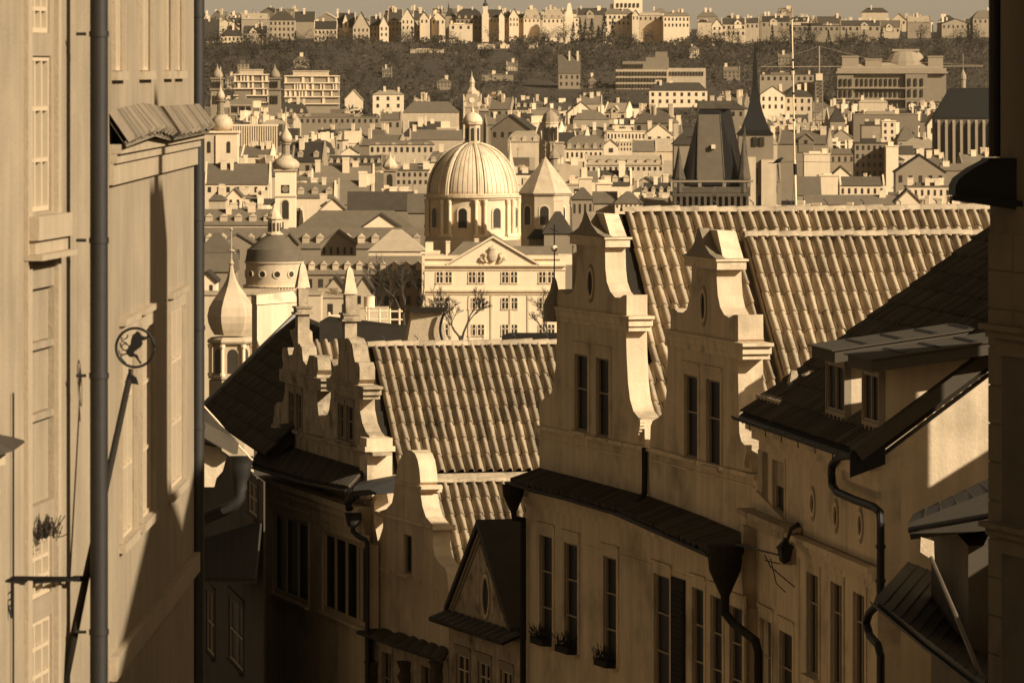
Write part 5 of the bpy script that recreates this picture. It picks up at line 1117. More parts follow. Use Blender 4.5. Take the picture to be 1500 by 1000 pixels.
mb = MB(); mb.slab(Fr(0, 0, 1, 0), [(-26, -30), (28, -30), (28, 14), (16, 14), (16, 24), (6, 28), (6, 34), (-4, 34), (-4, 28), (-16, 24), (-16, 14), (-26, 14)], [], 0, 40); wl = L.b('wall', mb, ct)
for x in (-12, -9, -6, -1, 2, 5, 10, 13): inst(PANE, wl, (x*L.s, -.2, 8*L.s), (1.6*L.s, .6, 8*L.s))
mb = MB(); mb.box(-26, 28, -1, -.1, 3, 4.5); mb.box(-17, 17, -1, -.1, 17, 18.2)
for x in (-26, -16, -4, 6, 16, 27): mb.box(x-.7, x+.7, -1, -.1, -20, 14)
L.b('trim', mb, cc, wl)
L = Land('baroque_bell_tower', 'white baroque tower with clock rising above the trees behind the dome', 'tower', 691, 178, 2900, 'the baroque clock tower', (680, 702, 108, 170))
mb = MB(); mb.box(-10, 10, 0, 20, -30, 22); mb.box(-8, 8, 2, 18, 22.1, 40); mb.box(-11, 11, -1, 21, 20, 22.05); wl = L.b('wall', mb, cc)
mb = MB(); mb.lathe((0, 10, 40.2), [(9, 0), (9, 3), (5, 8), (4, 10), (4, 16), (5, 17), (3, 22), (1, 26), (.3, 34)], 8); L.b('cap', mb, copper)
mb = MB(); mb.lathe((0, 0, 0), [(4, 0), (4, .8)], 16); bmesh.ops.rotate(mb.bm, verts=mb.bm.verts, matrix=Matrix.Rotation(R(90), 3, 'X')); bmesh.ops.translate(mb.bm, verts=mb.bm.verts, vec=(0, 1.9, 31)); L.b('clock_face', mb, cw, wl)
L = Land('glazed_dome_tower', 'tower with studded round dome in the middle of the old town', 'tower', 806, 240, 2050, 'the studded dome tower', (790, 822, 158, 232))
mb = MB(); mb.lathe((0, 14, 0), [(12, -60), (12, 58), (13, 59), (13, 61)], 12); wl = L.b('wall', mb, cc); mb = MB(); mb.lathe((0, 14, 61.1), [(12, 0), (11.5, 6), (9, 12), (4, 16), (1, 18), (.3, 24)], 12); L.b('dome', mb, ct)
for x in (-8, -2, 4, 9): inst(PANE, wl, (x*L.s, .3, 34*L.s), (2.5*L.s, 1.5, 20*L.s))
mb = MB(); mb.box(0, 20, -8, 20, -60, 30); mb.box(-1, 21, -9, 21, 30.1, 32); L.b('stair_block', mb, cc)
L = Land('baroque_lantern_tower', 'small dark lantern turret behind the tip of the pyramid roof', 'tower', 811, 260, 1500, None, (803, 820, 205, 245))
mb = MB(); mb.lathe((0, 8, 0), [(7, -60), (7, 8), (9, 9), (9, 11), (6, 12), (6, 27), (9, 28), (8, 33), (4, 37), (2, 40), (2, 44), (3, 46), (.5, 52), (.3, 66)], 8); L.b('turret', mb, cb)
L = Land('slender_spirelet', 'small pale needle spirelet just right of the dome', 'spire', 747, 250, 1400, None, (740, 754, 205, 246))
mb = MB(); mb.lathe((0, 7, 0), [(8, -60), (8, 4), (6, 8), (3.5, 20), (1.6, 36), (.3, 46)], 8); L.b('spire', mb, copper)
L = Land('small_belfry', 'small dark onion belfry left of the great dome', 'tower', 571, 285, 1500, 'the small belfry', (561, 581, 228, 278))
mb = MB(); mb.box(-9, 9, 0, 18, -60, 34); mb.box(-11, 11, -2, 20, 34.1, 36); wl = L.b('wall', mb, cb); mb = MB(); onion(mb, (0, 9, 36.1), 11, 28, 8); L.b('cap', mb, cc)
archwin(L, wl, 0, -.1, 8, 4, 22, rim=False)
# ---- dark gothic church at right
L = Land('dark_gothic_church', 'dark church with huge black roof and row of arched buttresses', 'church', 1415, 250, 2150, 'the dark buttressed church', (1368, 1450, 128, 222))
mb = MB(); mb.box(-45, 70, 0, 60, -40, 77); wl = L.b('wall', mb, stoneD)
mb = MB(); mb.hexa([(-46, -2, 77.1), (71, -2, 77.1), (71, 62, 77.1), (-46, 62, 77.1)], [(-22, 28, 121), (71, 28, 121), (71, 32, 121), (-22, 32, 121)]); L.b('roof', mb, iron)
mb = MB()
for k in range(9): mb.hexa([(-42+k*11, -10, 0), (-38+k*11, -10, 0), (-38+k*11, -.1, 0), (-42+k*11, -.1, 0)], [(-42+k*11, -4, 70), (-38+k*11, -4, 70), (-38+k*11, -.1, 74), (-42+k*11, -.1, 74)])
L.b('buttress', mb, cb, wl)
for k in range(8): archwin(L, wl, -34.5+k*11, -.1, 20, 2.6, 46, rim=False)
L = Land('thin_bulb_turret', 'thin turret with tiny bulb above the dark church roof', 'tower', 1411, 135, 2600, None, (1406, 1416, 78, 130))
mb = MB(); mb.lathe((0, 4, 0), [(4, -40), (4, 18), (5, 19), (4.5, 24), (3, 28), (1, 32), (.5, 34), (.4, 56)], 8); L.b('turret', mb, cb)
# ---- big museum
L = Land('museum', 'large tan neo-renaissance museum with domed centre roof and rows of windows', 'museum', 1308, 170, 3300, 'the big museum', (1226, 1390, 66, 150))
mb = MB(); mb.box(-80, 78, 0, 60, -30, 62); mb.box(18, 50, -6, -.1, -30, 62); mb.box(-82, -58, -4, -.1, -30, 60); wl = L.b('wall', mb, ct)
mb = MB(); mb.box(-84, 80, -7, 62, 62.1, 65); mb.box(-82, 78, -5, 60, 65.1, 70); mb.box(-82, 50, -6.6, -.2, 40, 41.5); mb.box(-82, 50, -6.6, -.2, 24, 25.5); L.b('cornice', mb, ct, wl)
mb = MB(); mb.hexa([(-76, 4, 70.1), (74, 4, 70.1), (74, 56, 70.1), (-76, 56, 70.1)], [(-70, 14, 78), (70, 14, 78), (70, 46, 78), (-70, 46, 78)])
for a, b, h in ((-74, -50, 90), (-40, -16, 86), (52, 74, 90)): mb.box(a, b, 6, 30, 70.2, h-4); mb.box(a-1, b+1, 5, 31, h-3.9, h-2)
mb.lathe((20, 26, 70.3), [(32, 0), (30, 10), (24, 20), (19, 24)], 16, sq=.6); mb.box(0, 40, 16, 36, 94.4, 98); L.b('roof', mb, cb)
for r, z in enumerate((44, 28, 10)):
    for k in range(15): inst(PANE, wl, ((-76+k*7+(3 if k > 2 else 0))*L.s, -2.2 if k < 3 else -.3, z*L.s), (2.8*L.s, .8, 10.5*L.s))
    for x in (24, 33, 42): inst(PANE, wl, (x*L.s, -2.8, z*L.s), (3.4*L.s, .8, 11*L.s))
# ---- office slab and companions
L = Land('office_slab', 'long modern office block with dense window grid below the wooded hill', 'office building', 968, 150, 3420, 'the gridded office block', (900, 1037, 78, 128))
mb = MB(); mb.box(-66, 10, 0, 40, -20, 48); mb.box(10.05, 66, 4, 40, -20, 50); wl = L.b('wall', mb, cc)
mb = MB(); mb.box(-56, -22, 6, 30, 48.1, 60); mb.box(-22, 12, 6, 30, 48.1, 66); mb.box(-8, 10, 8, 26, 66.1, 74); L.b('rooftop_storey', mb, ct, wl)
for r in range(5):
    for k in range(17): inst(PANE, wl, ((-63+k*4.4)*L.s, -.2, (39-r*9)*L.s), (2.3*L.s, .8, 6*L.s))
for k in range(12): inst(PANE, wl, ((14+k*4.3)*L.s, 1.6, 39*L.s), (2.3*L.s, .8, 6*L.s)); 
for k in range(7): inst(PANE, wl, ((-53+k*4.3)*L.s, 2.3, 50*L.s), (2.4*L.s, .8, 6*L.s))
def modern(px, py, Y, lab, phrase, wpx, keep):
    L = Land('modern_flats', lab, 'apartment block', px, py, Y, phrase, keep)
    h = 40; mb = MB(); mb.box(-wpx, wpx, 1, 24, -20, h); wl = L.b('wall', mb, cb)
    mb = MB()
    for k in range(5): mb.box(-wpx-1, wpx+1, -2, .9, -1+k*10.2, .6+k*10.2)
    L.b('balcony_band', mb, cw, wl)
    mb = MB(); rg = random.Random(px)
    for k in range(4):
        x = -wpx
        while x < wpx-3:
            w = rg.uniform(3, 9); 
            if rg.random() < .5: mb.box(x, min(x+w*.45, wpx), -.6, .95, .7+k*10.2, 9.1+k*10.2)
            x += w
    L.b('wall_panel', mb, cw, wl)
    mb = MB(); mb.box(-wpx*.7, wpx*.6, 4, 20, h+.1, h+7); mb.box(-wpx*.72, wpx*.62, 3, 21, h+7.1, h+8.4); L.b('penthouse', mb, cc, wl)
modern(457, 152, 3150, 'modern white-banded apartment block below the trees, right one of two', 'the white-banded flats', 40, (415, 500, 105, 150))
modern(369, 150, 3200, 'modern white-banded apartment block behind the stepped-gable hall, left one of two', None, 26, (342, 396, 105, 140))
L = Land('striped_block', 'modern block with white vertical fins near the bulb-domed church', 'office building', 375, 225, 2150, 'the white-finned block', (340, 408, 182, 214))
mb = MB(); mb.box(-35, 30, 0, 40, -50, 40); wl = L.b('wall', mb, cb)
mb = MB(); 
for k in range(20): mb.box(-35+k*3.4, -34+k*3.4+.5, -1.5, -.05, -12 if k > 8 else 10, 40)
mb.box(-36, 31, -1.5, 41, 40.1, 42.5); L.b('fin', mb, cw, wl)
# lattice crane tower
L = Land('tower_crane', 'latticed tower crane standing in front of the museum end', 'crane', 1200, 180, 2700, 'the tower crane', (1192, 1208, 68, 178))
mb = MB()
for a, b in ((-5, 0), (5, 0), (-5, 8), (5, 8)): mb.tube([(a, b, -60), (a, b, 62)], 1.1, 4)
for k in range(14):
    z = -20+k*6; mb.tube([(-5, 0, z), (5, 0, z+6)], .7, 4); mb.tube([(5, 0, z), (-5, 0, z)], .6, 4)
L.b('mast', mb, ct)
mb = MB(); mb.box(-5, 5, -3, 8, 62, 72); L.b('cab', mb, cw)
mb = MB(); mb.tube([(0, 4, 72), (0, 4, 112)], 1.4, 5); mb.tube([(0, 4, 112), (80, 4, 92), (240, 4, 84)], .3, 4); mb.tube([(0, 4, 112), (-80, 4, 84)], .3, 4); mb.tube([(-85, 4, 82), (240, 4, 83)], .8, 4); L.b('jib', mb, ct)

# ---- traced roofs and houses of the old town:  x0 x1 eave ridge lowest  Y  type wall roof windows chimneys dormers label
def H_(a, **k): return city(*a, **k)
T = [
 # near the church, left part
 ((295, 402, 330, 307, 352), dict(Y=1260, ty='L', wt=0, rt=1, ch=2, dm=5, label='long clay roof with a row of small dormers left of the slim clock tower', par=False)),
 ((437, 606, 334, 309, 345), dict(Y=1230, ty='H', wt=2, rt=1, ch=0, label='long clean hipped clay roof immediately right of the slim clock tower base')),
 ((530, 586, 334, 315, 340), dict(Y=1215, ty='G', wt=0, rt=2, ch=0, label='low white gable end with tiny window in front of the clean hipped roof')),
 ((468, 508, 309, 291, 318), dict(Y=1340, ty='G', wt=0, rt=1, ch=1, label='white gable end just right of the slim clock tower')),
 ((510, 604, 308, 281, 320), dict(Y=1300, ty='L', wt=3, rt=2, ch=0, par=False, label='big near-black roof in shade left of the great dome')),
 ((598, 626, 312, 284, 330), dict(Y=1260, ty='L', wt=2, rt=1, ch=0, par=False, label='brown roof touching the left edge of the great dome')),
 ((430, 492, 290, 268, 300), dict(Y=1450, ty='L', wt=0, rt=1, ch=2, dm=3, label='clay roof with skylight dormers right of the clock tower shaft')),
 ((494, 546, 300, 265, 305), dict(Y=1400, ty='L', wt=1, rt=1, ch=2, label='tall clay roof with white chimney left of the small belfry')),
 ((456, 548, 268, 243, 275), dict(Y=1600, ty='L', wt=0, rt=1, ch=3, label='broad clay roof with white party wall behind the clock tower')),
 ((300, 396, 270, 240, 285), dict(Y=1620, ty='L', wt=0, rt=1, ch=4, label='large clay roof with white chimneys left of the clock tower onion', win=(1, 7))),
 ((333, 354, 288, 277, 305), dict(Y=1480, ty='G', wt=0, rt=1, ch=0, win=(1, 2), label='tiny white gabled pavilion left of the clock tower')),
 ((306, 330, 294, 281, 303), dict(Y=1470, ty='H', wt=1, rt=1, ch=2, label='small hipped house at the far left below the bulb-domed church')),
 ((295, 620, 364, 335, 384), dict(Y=1160, ty='L', wt=2, rt=1, ch=1, par=False, dep=18, dm=16, label='very long college roof stretching from drainpipe to the domed church', cat='college')),
 ((322, 374, 358, 343, 386), dict(Y=1120, ty='G', wt=2, rt=1, ch=0, win=(1, 3), label='gabled wing left of the round chapel')),
 ((412, 436, 358, 343, 375), dict(Y=1140, ty='G', wt=2, rt=1, ch=0, label='gabled wing peeping out right of the round chapel lantern')),
 ((470, 520, 357, 340, 377), dict(Y=1120, ty='G', wt=2, rt=1, ch=0, win=(1, 5), label='gabled wing with dark loggia and small belvedere in the long college roof')),
 ((540, 622, 368, 337, 376), dict(Y=1060, ty='H', wt=0, rt=0, ch=0, label='pale ribbed metal hipped roof left of the palace')),
 ((290, 342, 370, 342, 384), dict(Y=1080, ty='H', wt=1, rt=1, ch=0, label='brown hipped roof at far left beside the drainpipe')),
 ((430, 622, 402, 376, 452), dict(Y=1010, ty='L', wt=2, rt=1, ch=0, dm=11, win=(2, 12), par=False, label='long tan college wing with roof facing us behind the obelisks', cat='college')),
 ((290, 345, 398, 372, 425), dict(Y=960, ty='L', wt=2, rt=1, ch=0, par=False, label='plain brown roof behind the near onion dome tip')),
 ((290, 316, 412, 400, 432), dict(Y=940, ty='G', wt=0, rt=2, ch=0, win=(1, 2), label='small white curved gable beside drainpipe left of near onion dome')),
 ((290, 470, 432, 428, 480), dict(Y=900, ty='F', wt=1, rt=0, ch=0, label='cream flat wall behind the near onion dome')),
 ((452, 516, 436, 424, 470), dict(Y=930, ty='F', wt=1, rt=0, ch=0, win=(1, 3), label='cream house wall seen between the two obelisks')),
 ((476, 506, 425, 406, 436), dict(Y=985, ty='G', wt=1, rt=2, ch=0, win=(1, 2), label='round-topped dormer gable between the two obelisks')),
 ((520, 546, 427, 406, 450), dict(Y=985, ty='G', wt=1, rt=2, ch=0, win=(1, 2), label='round-topped dormer gable just right of the right obelisk')),
 ((618, 642, 372, 356, 392), dict(Y=1000, ty='F', wt=0, rt=0, ch=0, label='pale blocky annex at the left corner of the palace roof')),
 ((797, 838, 342, 309, 372), dict(Y=960, ty='H', wt=3, rt=2, ch=1, label='near-black hipped roof in shade between palace and tall scrolled gable')),  # near-black tones of this and the next roof stand for their shade
 ((775, 802, 350, 333, 366), dict(Y=965, ty='H', wt=3, rt=2, ch=0, label='small near-black roof stepping down beside the palace pediment')),
 # right of the dome
 ((838, 869, 292, 275, 318), dict(Y=1260, ty='H', wt=2, rt=1, ch=0, win=(1, 4), label='brown hipped house right of the pyramid-roofed tower')),
 ((870, 903, 298, 281, 306), dict(Y=1200, ty='L', wt=1, rt=1, ch=0, par=False, label='clay roof house above the ridge, left one of the adjoining pair')),
 ((901, 941, 298, 281, 306), dict(Y=1190, ty='H', wt=0, rt=1, ch=0, win=(1, 6), label='clay roof with white window row above the ridge, right one of the pair')),
 ((940, 986, 306, 290, 308), dict(Y=1200, ty='L', wt=2, rt=1, ch=1, label='brown roof left of the gothic bridge tower foot')),
 ((874, 896, 270, 264, 286), dict(Y=1290, ty='F', wt=0, rt=0, ch=1, label='small white square block above the clay roofs right of the pyramid roof')),
 ((876, 926, 272, 250, 284), dict(Y=1400, ty='L', wt=0, rt=2, ch=1, dm=3, label='dark roof with slanting white party wall left of the bridge tower')),
 ((848, 867, 262, 246, 282), dict(Y=1380, ty='F', wt=0, rt=0, ch=1, label='tall white gable wall just right of the pyramid-roofed tower')),
 ((940, 986, 286, 268, 290), dict(Y=1380, ty='L', wt=2, rt=2, ch=1, dm=4, label='roof in the shade of the bridge tower with toothed dormers')),
 ((858, 972, 242, 228, 252), dict(Y=1850, ty='L', wt=1, rt=0, ch=0, dm=8, dep=14, label='long pale roof with regular dormers left of the bridge tower', win=(1, 14))),
 ((884, 906, 214, 205, 226), dict(Y=2000, ty='G', wt=0, rt=0, ch=0, win=(1, 1), label='white arched dormer gable at the end of the long mansard roof')),
 ((904, 926, 208, 204, 222), dict(Y=2030, ty='F', wt=0, rt=0, ch=0, win=(2, 5), label='white house with narrow windows beside the arched dormer gable')),
 ((828, 890, 219, 199, 238), dict(Y=2050, ty='M', wt=0, rt=1, ch=0, dm=5, win=(1, 9), label='long mansard roof with slanted skylights right of the studded dome tower')),
 ((889, 945, 193, 189, 206), dict(Y=2350, ty='F', wt=0, rt=0, ch=2, win=(1, 11), label='bright white long block with one window row left of the bridge tower top')),
 ((924, 962, 222, 206, 228), dict(Y=2050, ty='L', wt=1, rt=1, ch=0, label='steep brown roof in front of the bright long white block')),
 ((956, 990, 222, 203, 228), dict(Y=2060, ty='L', wt=1, rt=0, ch=0, label='pale steep roof touching the bridge tower')),
 ((945, 986, 198, 182, 206), dict(Y=2300, ty='G', wt=0, rt=0, ch=3, win=(1, 3), label='bright white ornate gable left of the bridge tower roof')),
 ((987, 1014, 212, 196, 300), dict(Y=1150, ty='H', wt=2, rt=2, ch=0, label='dark hipped house tucked behind the left flank of the bridge tower', dep=9)),
 ((744, 792, 208, 192, 222), dict(Y=2250, ty='M', wt=1, rt=0, ch=0, dm=3, label='pale barrel-roofed block right of the dome lantern')),
 ((640, 669, 188, 178, 192), dict(Y=2450, ty='F', wt=0, rt=0, ch=0, label='bright white cube left of the baroque clock tower')),
 ((600, 680, 205, 190, 214), dict(Y=2350, ty='L', wt=1, rt=1, ch=2, label='brown roof left of the dome lantern')),
 ((541, 636, 212, 206, 226), dict(Y=2080, ty='M', wt=1, rt=1, ch=0, win=(1, 11), dm=4, label='cream block with eleven windows left of the dome shoulder')),
 ((626, 662, 238, 222, 250), dict(Y=1750, ty='M', wt=0, rt=1, ch=1, dm=2, label='curvy-gabled white block touching the left of the great dome')),
 ((580, 628, 250, 240, 272), dict(Y=1600, ty='F', wt=1, rt=1, ch=3, win=(2, 6), label='cream block with two window rows between belfry and great dome')),
 ((500, 526, 224, 216, 232), dict(Y=2100, ty='G', wt=0, rt=1, ch=0, label='small white gable above the brown toothed roofs')),
 ((480, 560, 242, 228, 250), dict(Y=1900, ty='L', wt=3, rt=2, ch=0, dm=8, label='brown market roof with a row of toothed skylights')),
 ((430, 556, 172, 166, 182), dict(Y=2850, ty='F', wt=2, rt=1, ch=0, win=(1, 15), label='long low station hall with scalloped front below the flats', cat='hall')),
 ((590, 672, 165, 149, 178), dict(Y=2880, ty='H', wt=1, rt=1, ch=0, label='big plain hipped roof left of the baroque clock tower')),
 ((546, 591, 139, 132, 163), dict(Y=3180, ty='H', wt=0, rt=0, ch=2, win=(2, 3), label='white square villa with small windows below the wooded hill', lm='the white square villa')),
 ((505, 531, 146, 132, 152), dict(Y=3250, ty='G', wt=0, rt=0, ch=0, label='small white gabled house right of the banded flats')),
 ((818, 850, 108, 80, 138), dict(Y=3420, ty='L', wt=2, rt=1, ch=2, win=(2, 4), label='steep-roofed villa half hidden among hill trees', par=False)),
 ((951, 1036, 133, 121, 158), dict(Y=3280, ty='H', wt=0, rt=2, ch=4, win=(2, 8), label='white villa with dark hipped roof before the office block', lm='the white hipped villa')),
 ((1114, 1150, 139, 127, 168), dict(Y=2950, ty='G', wt=0, rt=1, ch=2, win=(2, 4), label='white pedimented house right of the needle spire')),
 ((1150, 1190, 142, 128, 165), dict(Y=2960, ty='H', wt=1, rt=2, ch=2, win=(2, 4), label='hipped wing joined to the pedimented house')),
 ((1113, 1192, 110, 106, 126), dict(Y=3330, ty='F', wt=2, rt=1, ch=5, win=(1, 9), label='flat tan block with white rooftop huts behind the pedimented house')),
 # right block
 ((1201, 1229, 258, 256, 286), dict(Y=1700, ty='F', wt=0, rt=0, ch=0, label='blank bright white wall right of the aerial mast')),
 ((1168, 1202, 286, 259, 300), dict(Y=1680, ty='L', wt=2, rt=1, ch=0, par=False, label='sloping tan roof left of the blank white wall')),
 ((1230, 1296, 272, 259, 287), dict(Y=1600, ty='L', wt=0, rt=1, ch=0, win=(1, 7), label='low house with white wall and seven small windows right of the mast')),
 ((1180, 1345, 300, 286, 306), dict(Y=1380, ty='L', wt=0, rt=1, ch=3, par=False, label='long low brown roof just above the big ridge at right')),
 ((1313, 1348, 296, 279, 304), dict(Y=1340, ty='G', wt=0, rt=1, ch=0, label='spreading white gable just above the big ridge')),
 ((1252, 1302, 210, 203, 260), dict(Y=1900, ty='F', wt=2, rt=2, ch=1, win=(4, 6), label='tall tan house with dark windows and white corner wall')),
 ((1298, 1316, 215, 208, 262), dict(Y=1890, ty='F', wt=0, rt=0, ch=0, label='narrow white wall strip beside the tall tan house')),
 ((1178, 1216, 226, 222, 252), dict(Y=1950, ty='F', wt=0, rt=0, ch=1, label='bright white skewed wall right of the spire tower')),
 ((1216, 1252, 226, 218, 240), dict(Y=1960, ty='L', wt=2, rt=1, ch=0, win=(1, 4), label='tan house between the white skewed wall and the tall tan house')),
 ((1218, 1248, 258, 245, 262), dict(Y=1750, ty='G', wt=0, rt=1, ch=0, label='small pointed white gable above the seven-window house')),
 ((1312, 1385, 252, 228, 272), dict(Y=1720, ty='G', wt=2, rt=2, ch=0, win=(1, 5), label='wide shaded tan gable at right')),
 ((1328, 1402, 274, 268, 290), dict(Y=1560, ty='F', wt=0, rt=1, ch=4, win=(1, 8), label='long low white house with chimneys beside the black cornice')),
 ((1378, 1445, 250, 240, 268), dict(Y=1800, ty='L', wt=2, rt=1, ch=1, label='plain brown roof below the dark church')),
 ((1292, 1312, 178, 175, 208), dict(Y=2300, ty='F', wt=0, rt=0, ch=0, win=(3, 2), label='narrow white tower-like house left of the dark church')),
 ((1262, 1292, 184, 178, 206), dict(Y=2330, ty='F', wt=3, rt=2, ch=2, label='dark blank block with bright edges left of the narrow white house')),
 ((1250, 1345, 168, 163, 176), dict(Y=2480, ty='F', wt=3, rt=0, ch=3, label='dark long block with a pale roofline below the museum')),
 ((1258, 1300, 150, 146, 162), dict(Y=2950, ty='M', wt=1, rt=0, ch=2, label='cream arched roof block at the foot of the museum')),
 ((1216, 1238, 178, 158, 190), dict(Y=2450, ty='H', wt=3, rt=2, ch=0, label='black square roof tower right of the crane')),
]
for a, k in T: H_(a, **k)
# ---- houses on the crest
TC = [
 ((291, 304, 20, 18, 36), dict(ty='F', wt=0, rt=0, ch=1)), ((293, 322, 66, 34, 76), dict(ty='L', wt=1, rt=2, ch=2, Y=3850)),
 ((322, 357, 53, 38, 75), dict(ty='H', wt=0, rt=2, ch=3, win=(2, 6), Y=3860)), ((355, 392, 49, 38, 79), dict(ty='L', wt=1, rt=2, ch=3, win=(3, 5), Y=3840)),
 ((394, 432, 30, 17, 60), dict(ty='H', wt=1, rt=2, ch=0, win=(3, 6), Y=3920)), ((430, 462, 32, 17, 50), dict(ty='L', wt=3, rt=2, ch=3, Y=4000)),
 ((460, 494, 43, 31, 66), dict(ty='L', wt=1, rt=2, ch=1, win=(2, 6), Y=3880)), ((492, 520, 41, 19, 60), dict(ty='L', wt=1, rt=2, ch=2, win=(2, 4), Y=3890)),
 ((517, 541, 40, 18, 58), dict(ty='G', wt=1, rt=2, ch=0, win=(2, 4), Y=3875)), ((541, 558, 38, 24, 55), dict(ty='L', wt=1, rt=2, ch=2, win=(2, 3), Y=3890)),
 ((556, 569, 38, 24, 55), dict(ty='G', wt=0, rt=2, ch=0, win=(2, 2), Y=3880)), ((568, 590, 30, 14, 50), dict(ty='L', wt=1, rt=2, ch=3, win=(2, 4), Y=3900)),
 ((588, 606, 28, 13, 45), dict(ty='G', wt=0, rt=2, ch=0, win=(2, 3), Y=3880)), ((605, 622, 30, 16, 44), dict(ty='L', wt=1, rt=2, ch=2, win=(2, 3), Y=3900)),
 ((615, 628, 27, 18, 42), dict(ty='G', wt=0, rt=2, ch=0, win=(1, 2), Y=3885)), ((632, 652, 28, 18, 42), dict(ty='G', wt=0, rt=2, ch=1, win=(1, 3), Y=3890)),
 ((652, 668, 25, 12, 36), dict(ty='H', wt=1, rt=2, ch=0, win=(1, 3), Y=3900)), ((668, 706, 28, 13, 60), dict(ty='M', wt=3, rt=2, ch=2, win=(2, 6), dm=4, Y=3890)),
 ((658, 692, 36, 34, 46), dict(ty='F', wt=0, rt=0, ch=1, win=(1, 3), Y=3860)), ((708, 737, 26, 14, 42), dict(ty='L', wt=0, rt=2, ch=1, win=(1, 6), Y=3880)),
 ((731, 739, 24, 17, 32), dict(ty='G', wt=0, rt=2, ch=0, Y=3870)), ((737, 748, 27, 16, 40), dict(ty='L', wt=0, rt=2, ch=1, win=(1, 3), Y=3885)),
 ((746, 760, 25, 13, 40), dict(ty='G', wt=0, rt=2, ch=0, win=(2, 3), Y=3875)), ((758, 770, 27, 20, 36), dict(ty='M', wt=0, rt=1, ch=1, win=(1, 3), Y=3900)),
 ((767, 791, 27, 12, 34), dict(ty='M', wt=0, rt=0, ch=1, win=(1, 4), dm=2, Y=3890)), ((795, 826, 27, 13, 35), dict(ty='M', wt=0, rt=0, ch=2, win=(1, 5), dm=3, Y=3890)),
 ((825, 848, 26, 22, 40), dict(ty='F', wt=0, rt=1, ch=1, win=(2, 4), Y=3890)), ((845, 890, 22, 12, 32), dict(ty='L', wt=2, rt=2, ch=4, Y=4100)),
 ((884, 930, 21, 13, 44), dict(ty='H', wt=0, rt=1, ch=1, win=(2, 7), Y=3880)), ((926, 936, 22, 15, 40), dict(ty='G', wt=0, rt=2, ch=0, win=(1, 2), Y=3870)),
 ((935, 971, 23, 18, 38), dict(ty='M', wt=1, rt=0, ch=1, win=(1, 5), Y=3890)), ((972, 1010, 24, 18, 44), dict(ty='M', wt=0, rt=1, ch=4, win=(2, 7), Y=3880)),
 ((1022, 1043, 33, 29, 44), dict(ty='F', wt=1, rt=2, ch=2, Y=3890)), ((1043, 1058, 38, 28, 54), dict(ty='G', wt=0, rt=2, ch=0, win=(2, 2), Y=3860)),
 ((1057, 1092, 36, 27, 54), dict(ty='L', wt=1, rt=2, ch=2, win=(2, 5), Y=3870)), ((1092, 1112, 34, 26, 46), dict(ty='L', wt=1, rt=2, ch=2, win=(1, 3), Y=3900)),
 ((1115, 1158, 32, 24, 44), dict(ty='L', wt=2, rt=2, ch=3, win=(1, 5), Y=4000)), ((1160, 1230, 38, 34, 55), dict(ty='F', wt=2, rt=2, ch=2, win=(1, 9), Y=3900)),
 ((1231, 1290, 38, 30, 52), dict(ty='L', wt=2, rt=2, ch=2, win=(1, 6), Y=3930)),
 ((700, 725, 66, 64, 71), dict(ty='F', wt=0, rt=0, ch=0, Y=3760)), ((733, 746, 66, 64, 71), dict(ty='F', wt=0, rt=0, ch=0, Y=3765)), ((774, 788, 66, 63, 70), dict(ty='L', wt=1, rt=1, ch=0, Y=3770)),
 ((348, 364, 94, 88, 104), dict(ty='F', wt=2, rt=1, ch=0, win=(2, 3), Y=3560)), ((706, 752, 110, 108, 116), dict(ty='F', wt=2, rt=1, ch=3, Y=3480)),
 ((600, 650, 73, 72, 77), dict(ty='F', wt=1, rt=0, ch=0, Y=3720)),
]
for a, k in TC: H_(a, cat='townhouse', **k)
L = Land('white_hill_tower', 'pale tapering corner tower standing highest among the crest houses, right of centre', 'tower', 834, 40, 3870, None, (826, 842, 2, 38))
mb = MB(); mb.box(-6, 6, 0, 12, -20, 14); mb.hexa([(-6, 0, 14.1), (6, 0, 14.1), (6, 12, 14.1), (-6, 12, 14.1)], [(-2, 3, 35), (2, 3, 35), (2, 8, 35), (-2, 8, 35)]); L.b('wall', mb, cw)
L = Land('crest_spire', 'tower with dark needle cap poking into the sky above centre', 'tower', 711, 42, 3860, 'the crest needle tower', (705, 718, 0, 42))
mb = MB(); mb.box(-5, 5, 0, 10, -20, 22); mb.box(-3.5, 3.5, 2, 8, 22.1, 33); L.b('wall', mb, cw); mb = MB(); mb.lathe((0, 5, 33.1), [(4.4, 0), (3.5, 3), (1.4, 5), (1.2, 8), (.2, 16)], 8); L.b('spire', mb, r2)
L = Land('crest_spire', 'dark pointed roof turret on the crest above the great dome left shoulder', 'tower', 657, 30, 3880, None, (652, 662, 6, 28))
mb = MB(); mb.box(-4, 4, 0, 8, -20, 6); L.b('wall', mb, ct); mb = MB(); mb.lathe((0, 4, 6.1), [(6, 0), (2, 10), (.2, 20)], 4, ph=R(45)); L.b('roof', mb, r2)
L = Land('top_building', 'highest white building on the skyline with six dark windows', 'building', 920, 12, 4000, 'the highest skyline building', (898, 942, 0, 13))
mb = MB(); mb.box(-21, 21, 0, 30, -30, 14); mb.box(-26, -21.05, 4, 20, -30, 6); wl = L.b('wall', mb, cw)
mb = MB(); mb.box(-22, 22, -1, 31, 14.1, 16); L.b('roof', mb, r1)
for k in range(6): inst(PANE, wl, ((-15+k*6)*L.s, -.2, 1*L.s), (2.6*L.s, .8, 6*L.s))
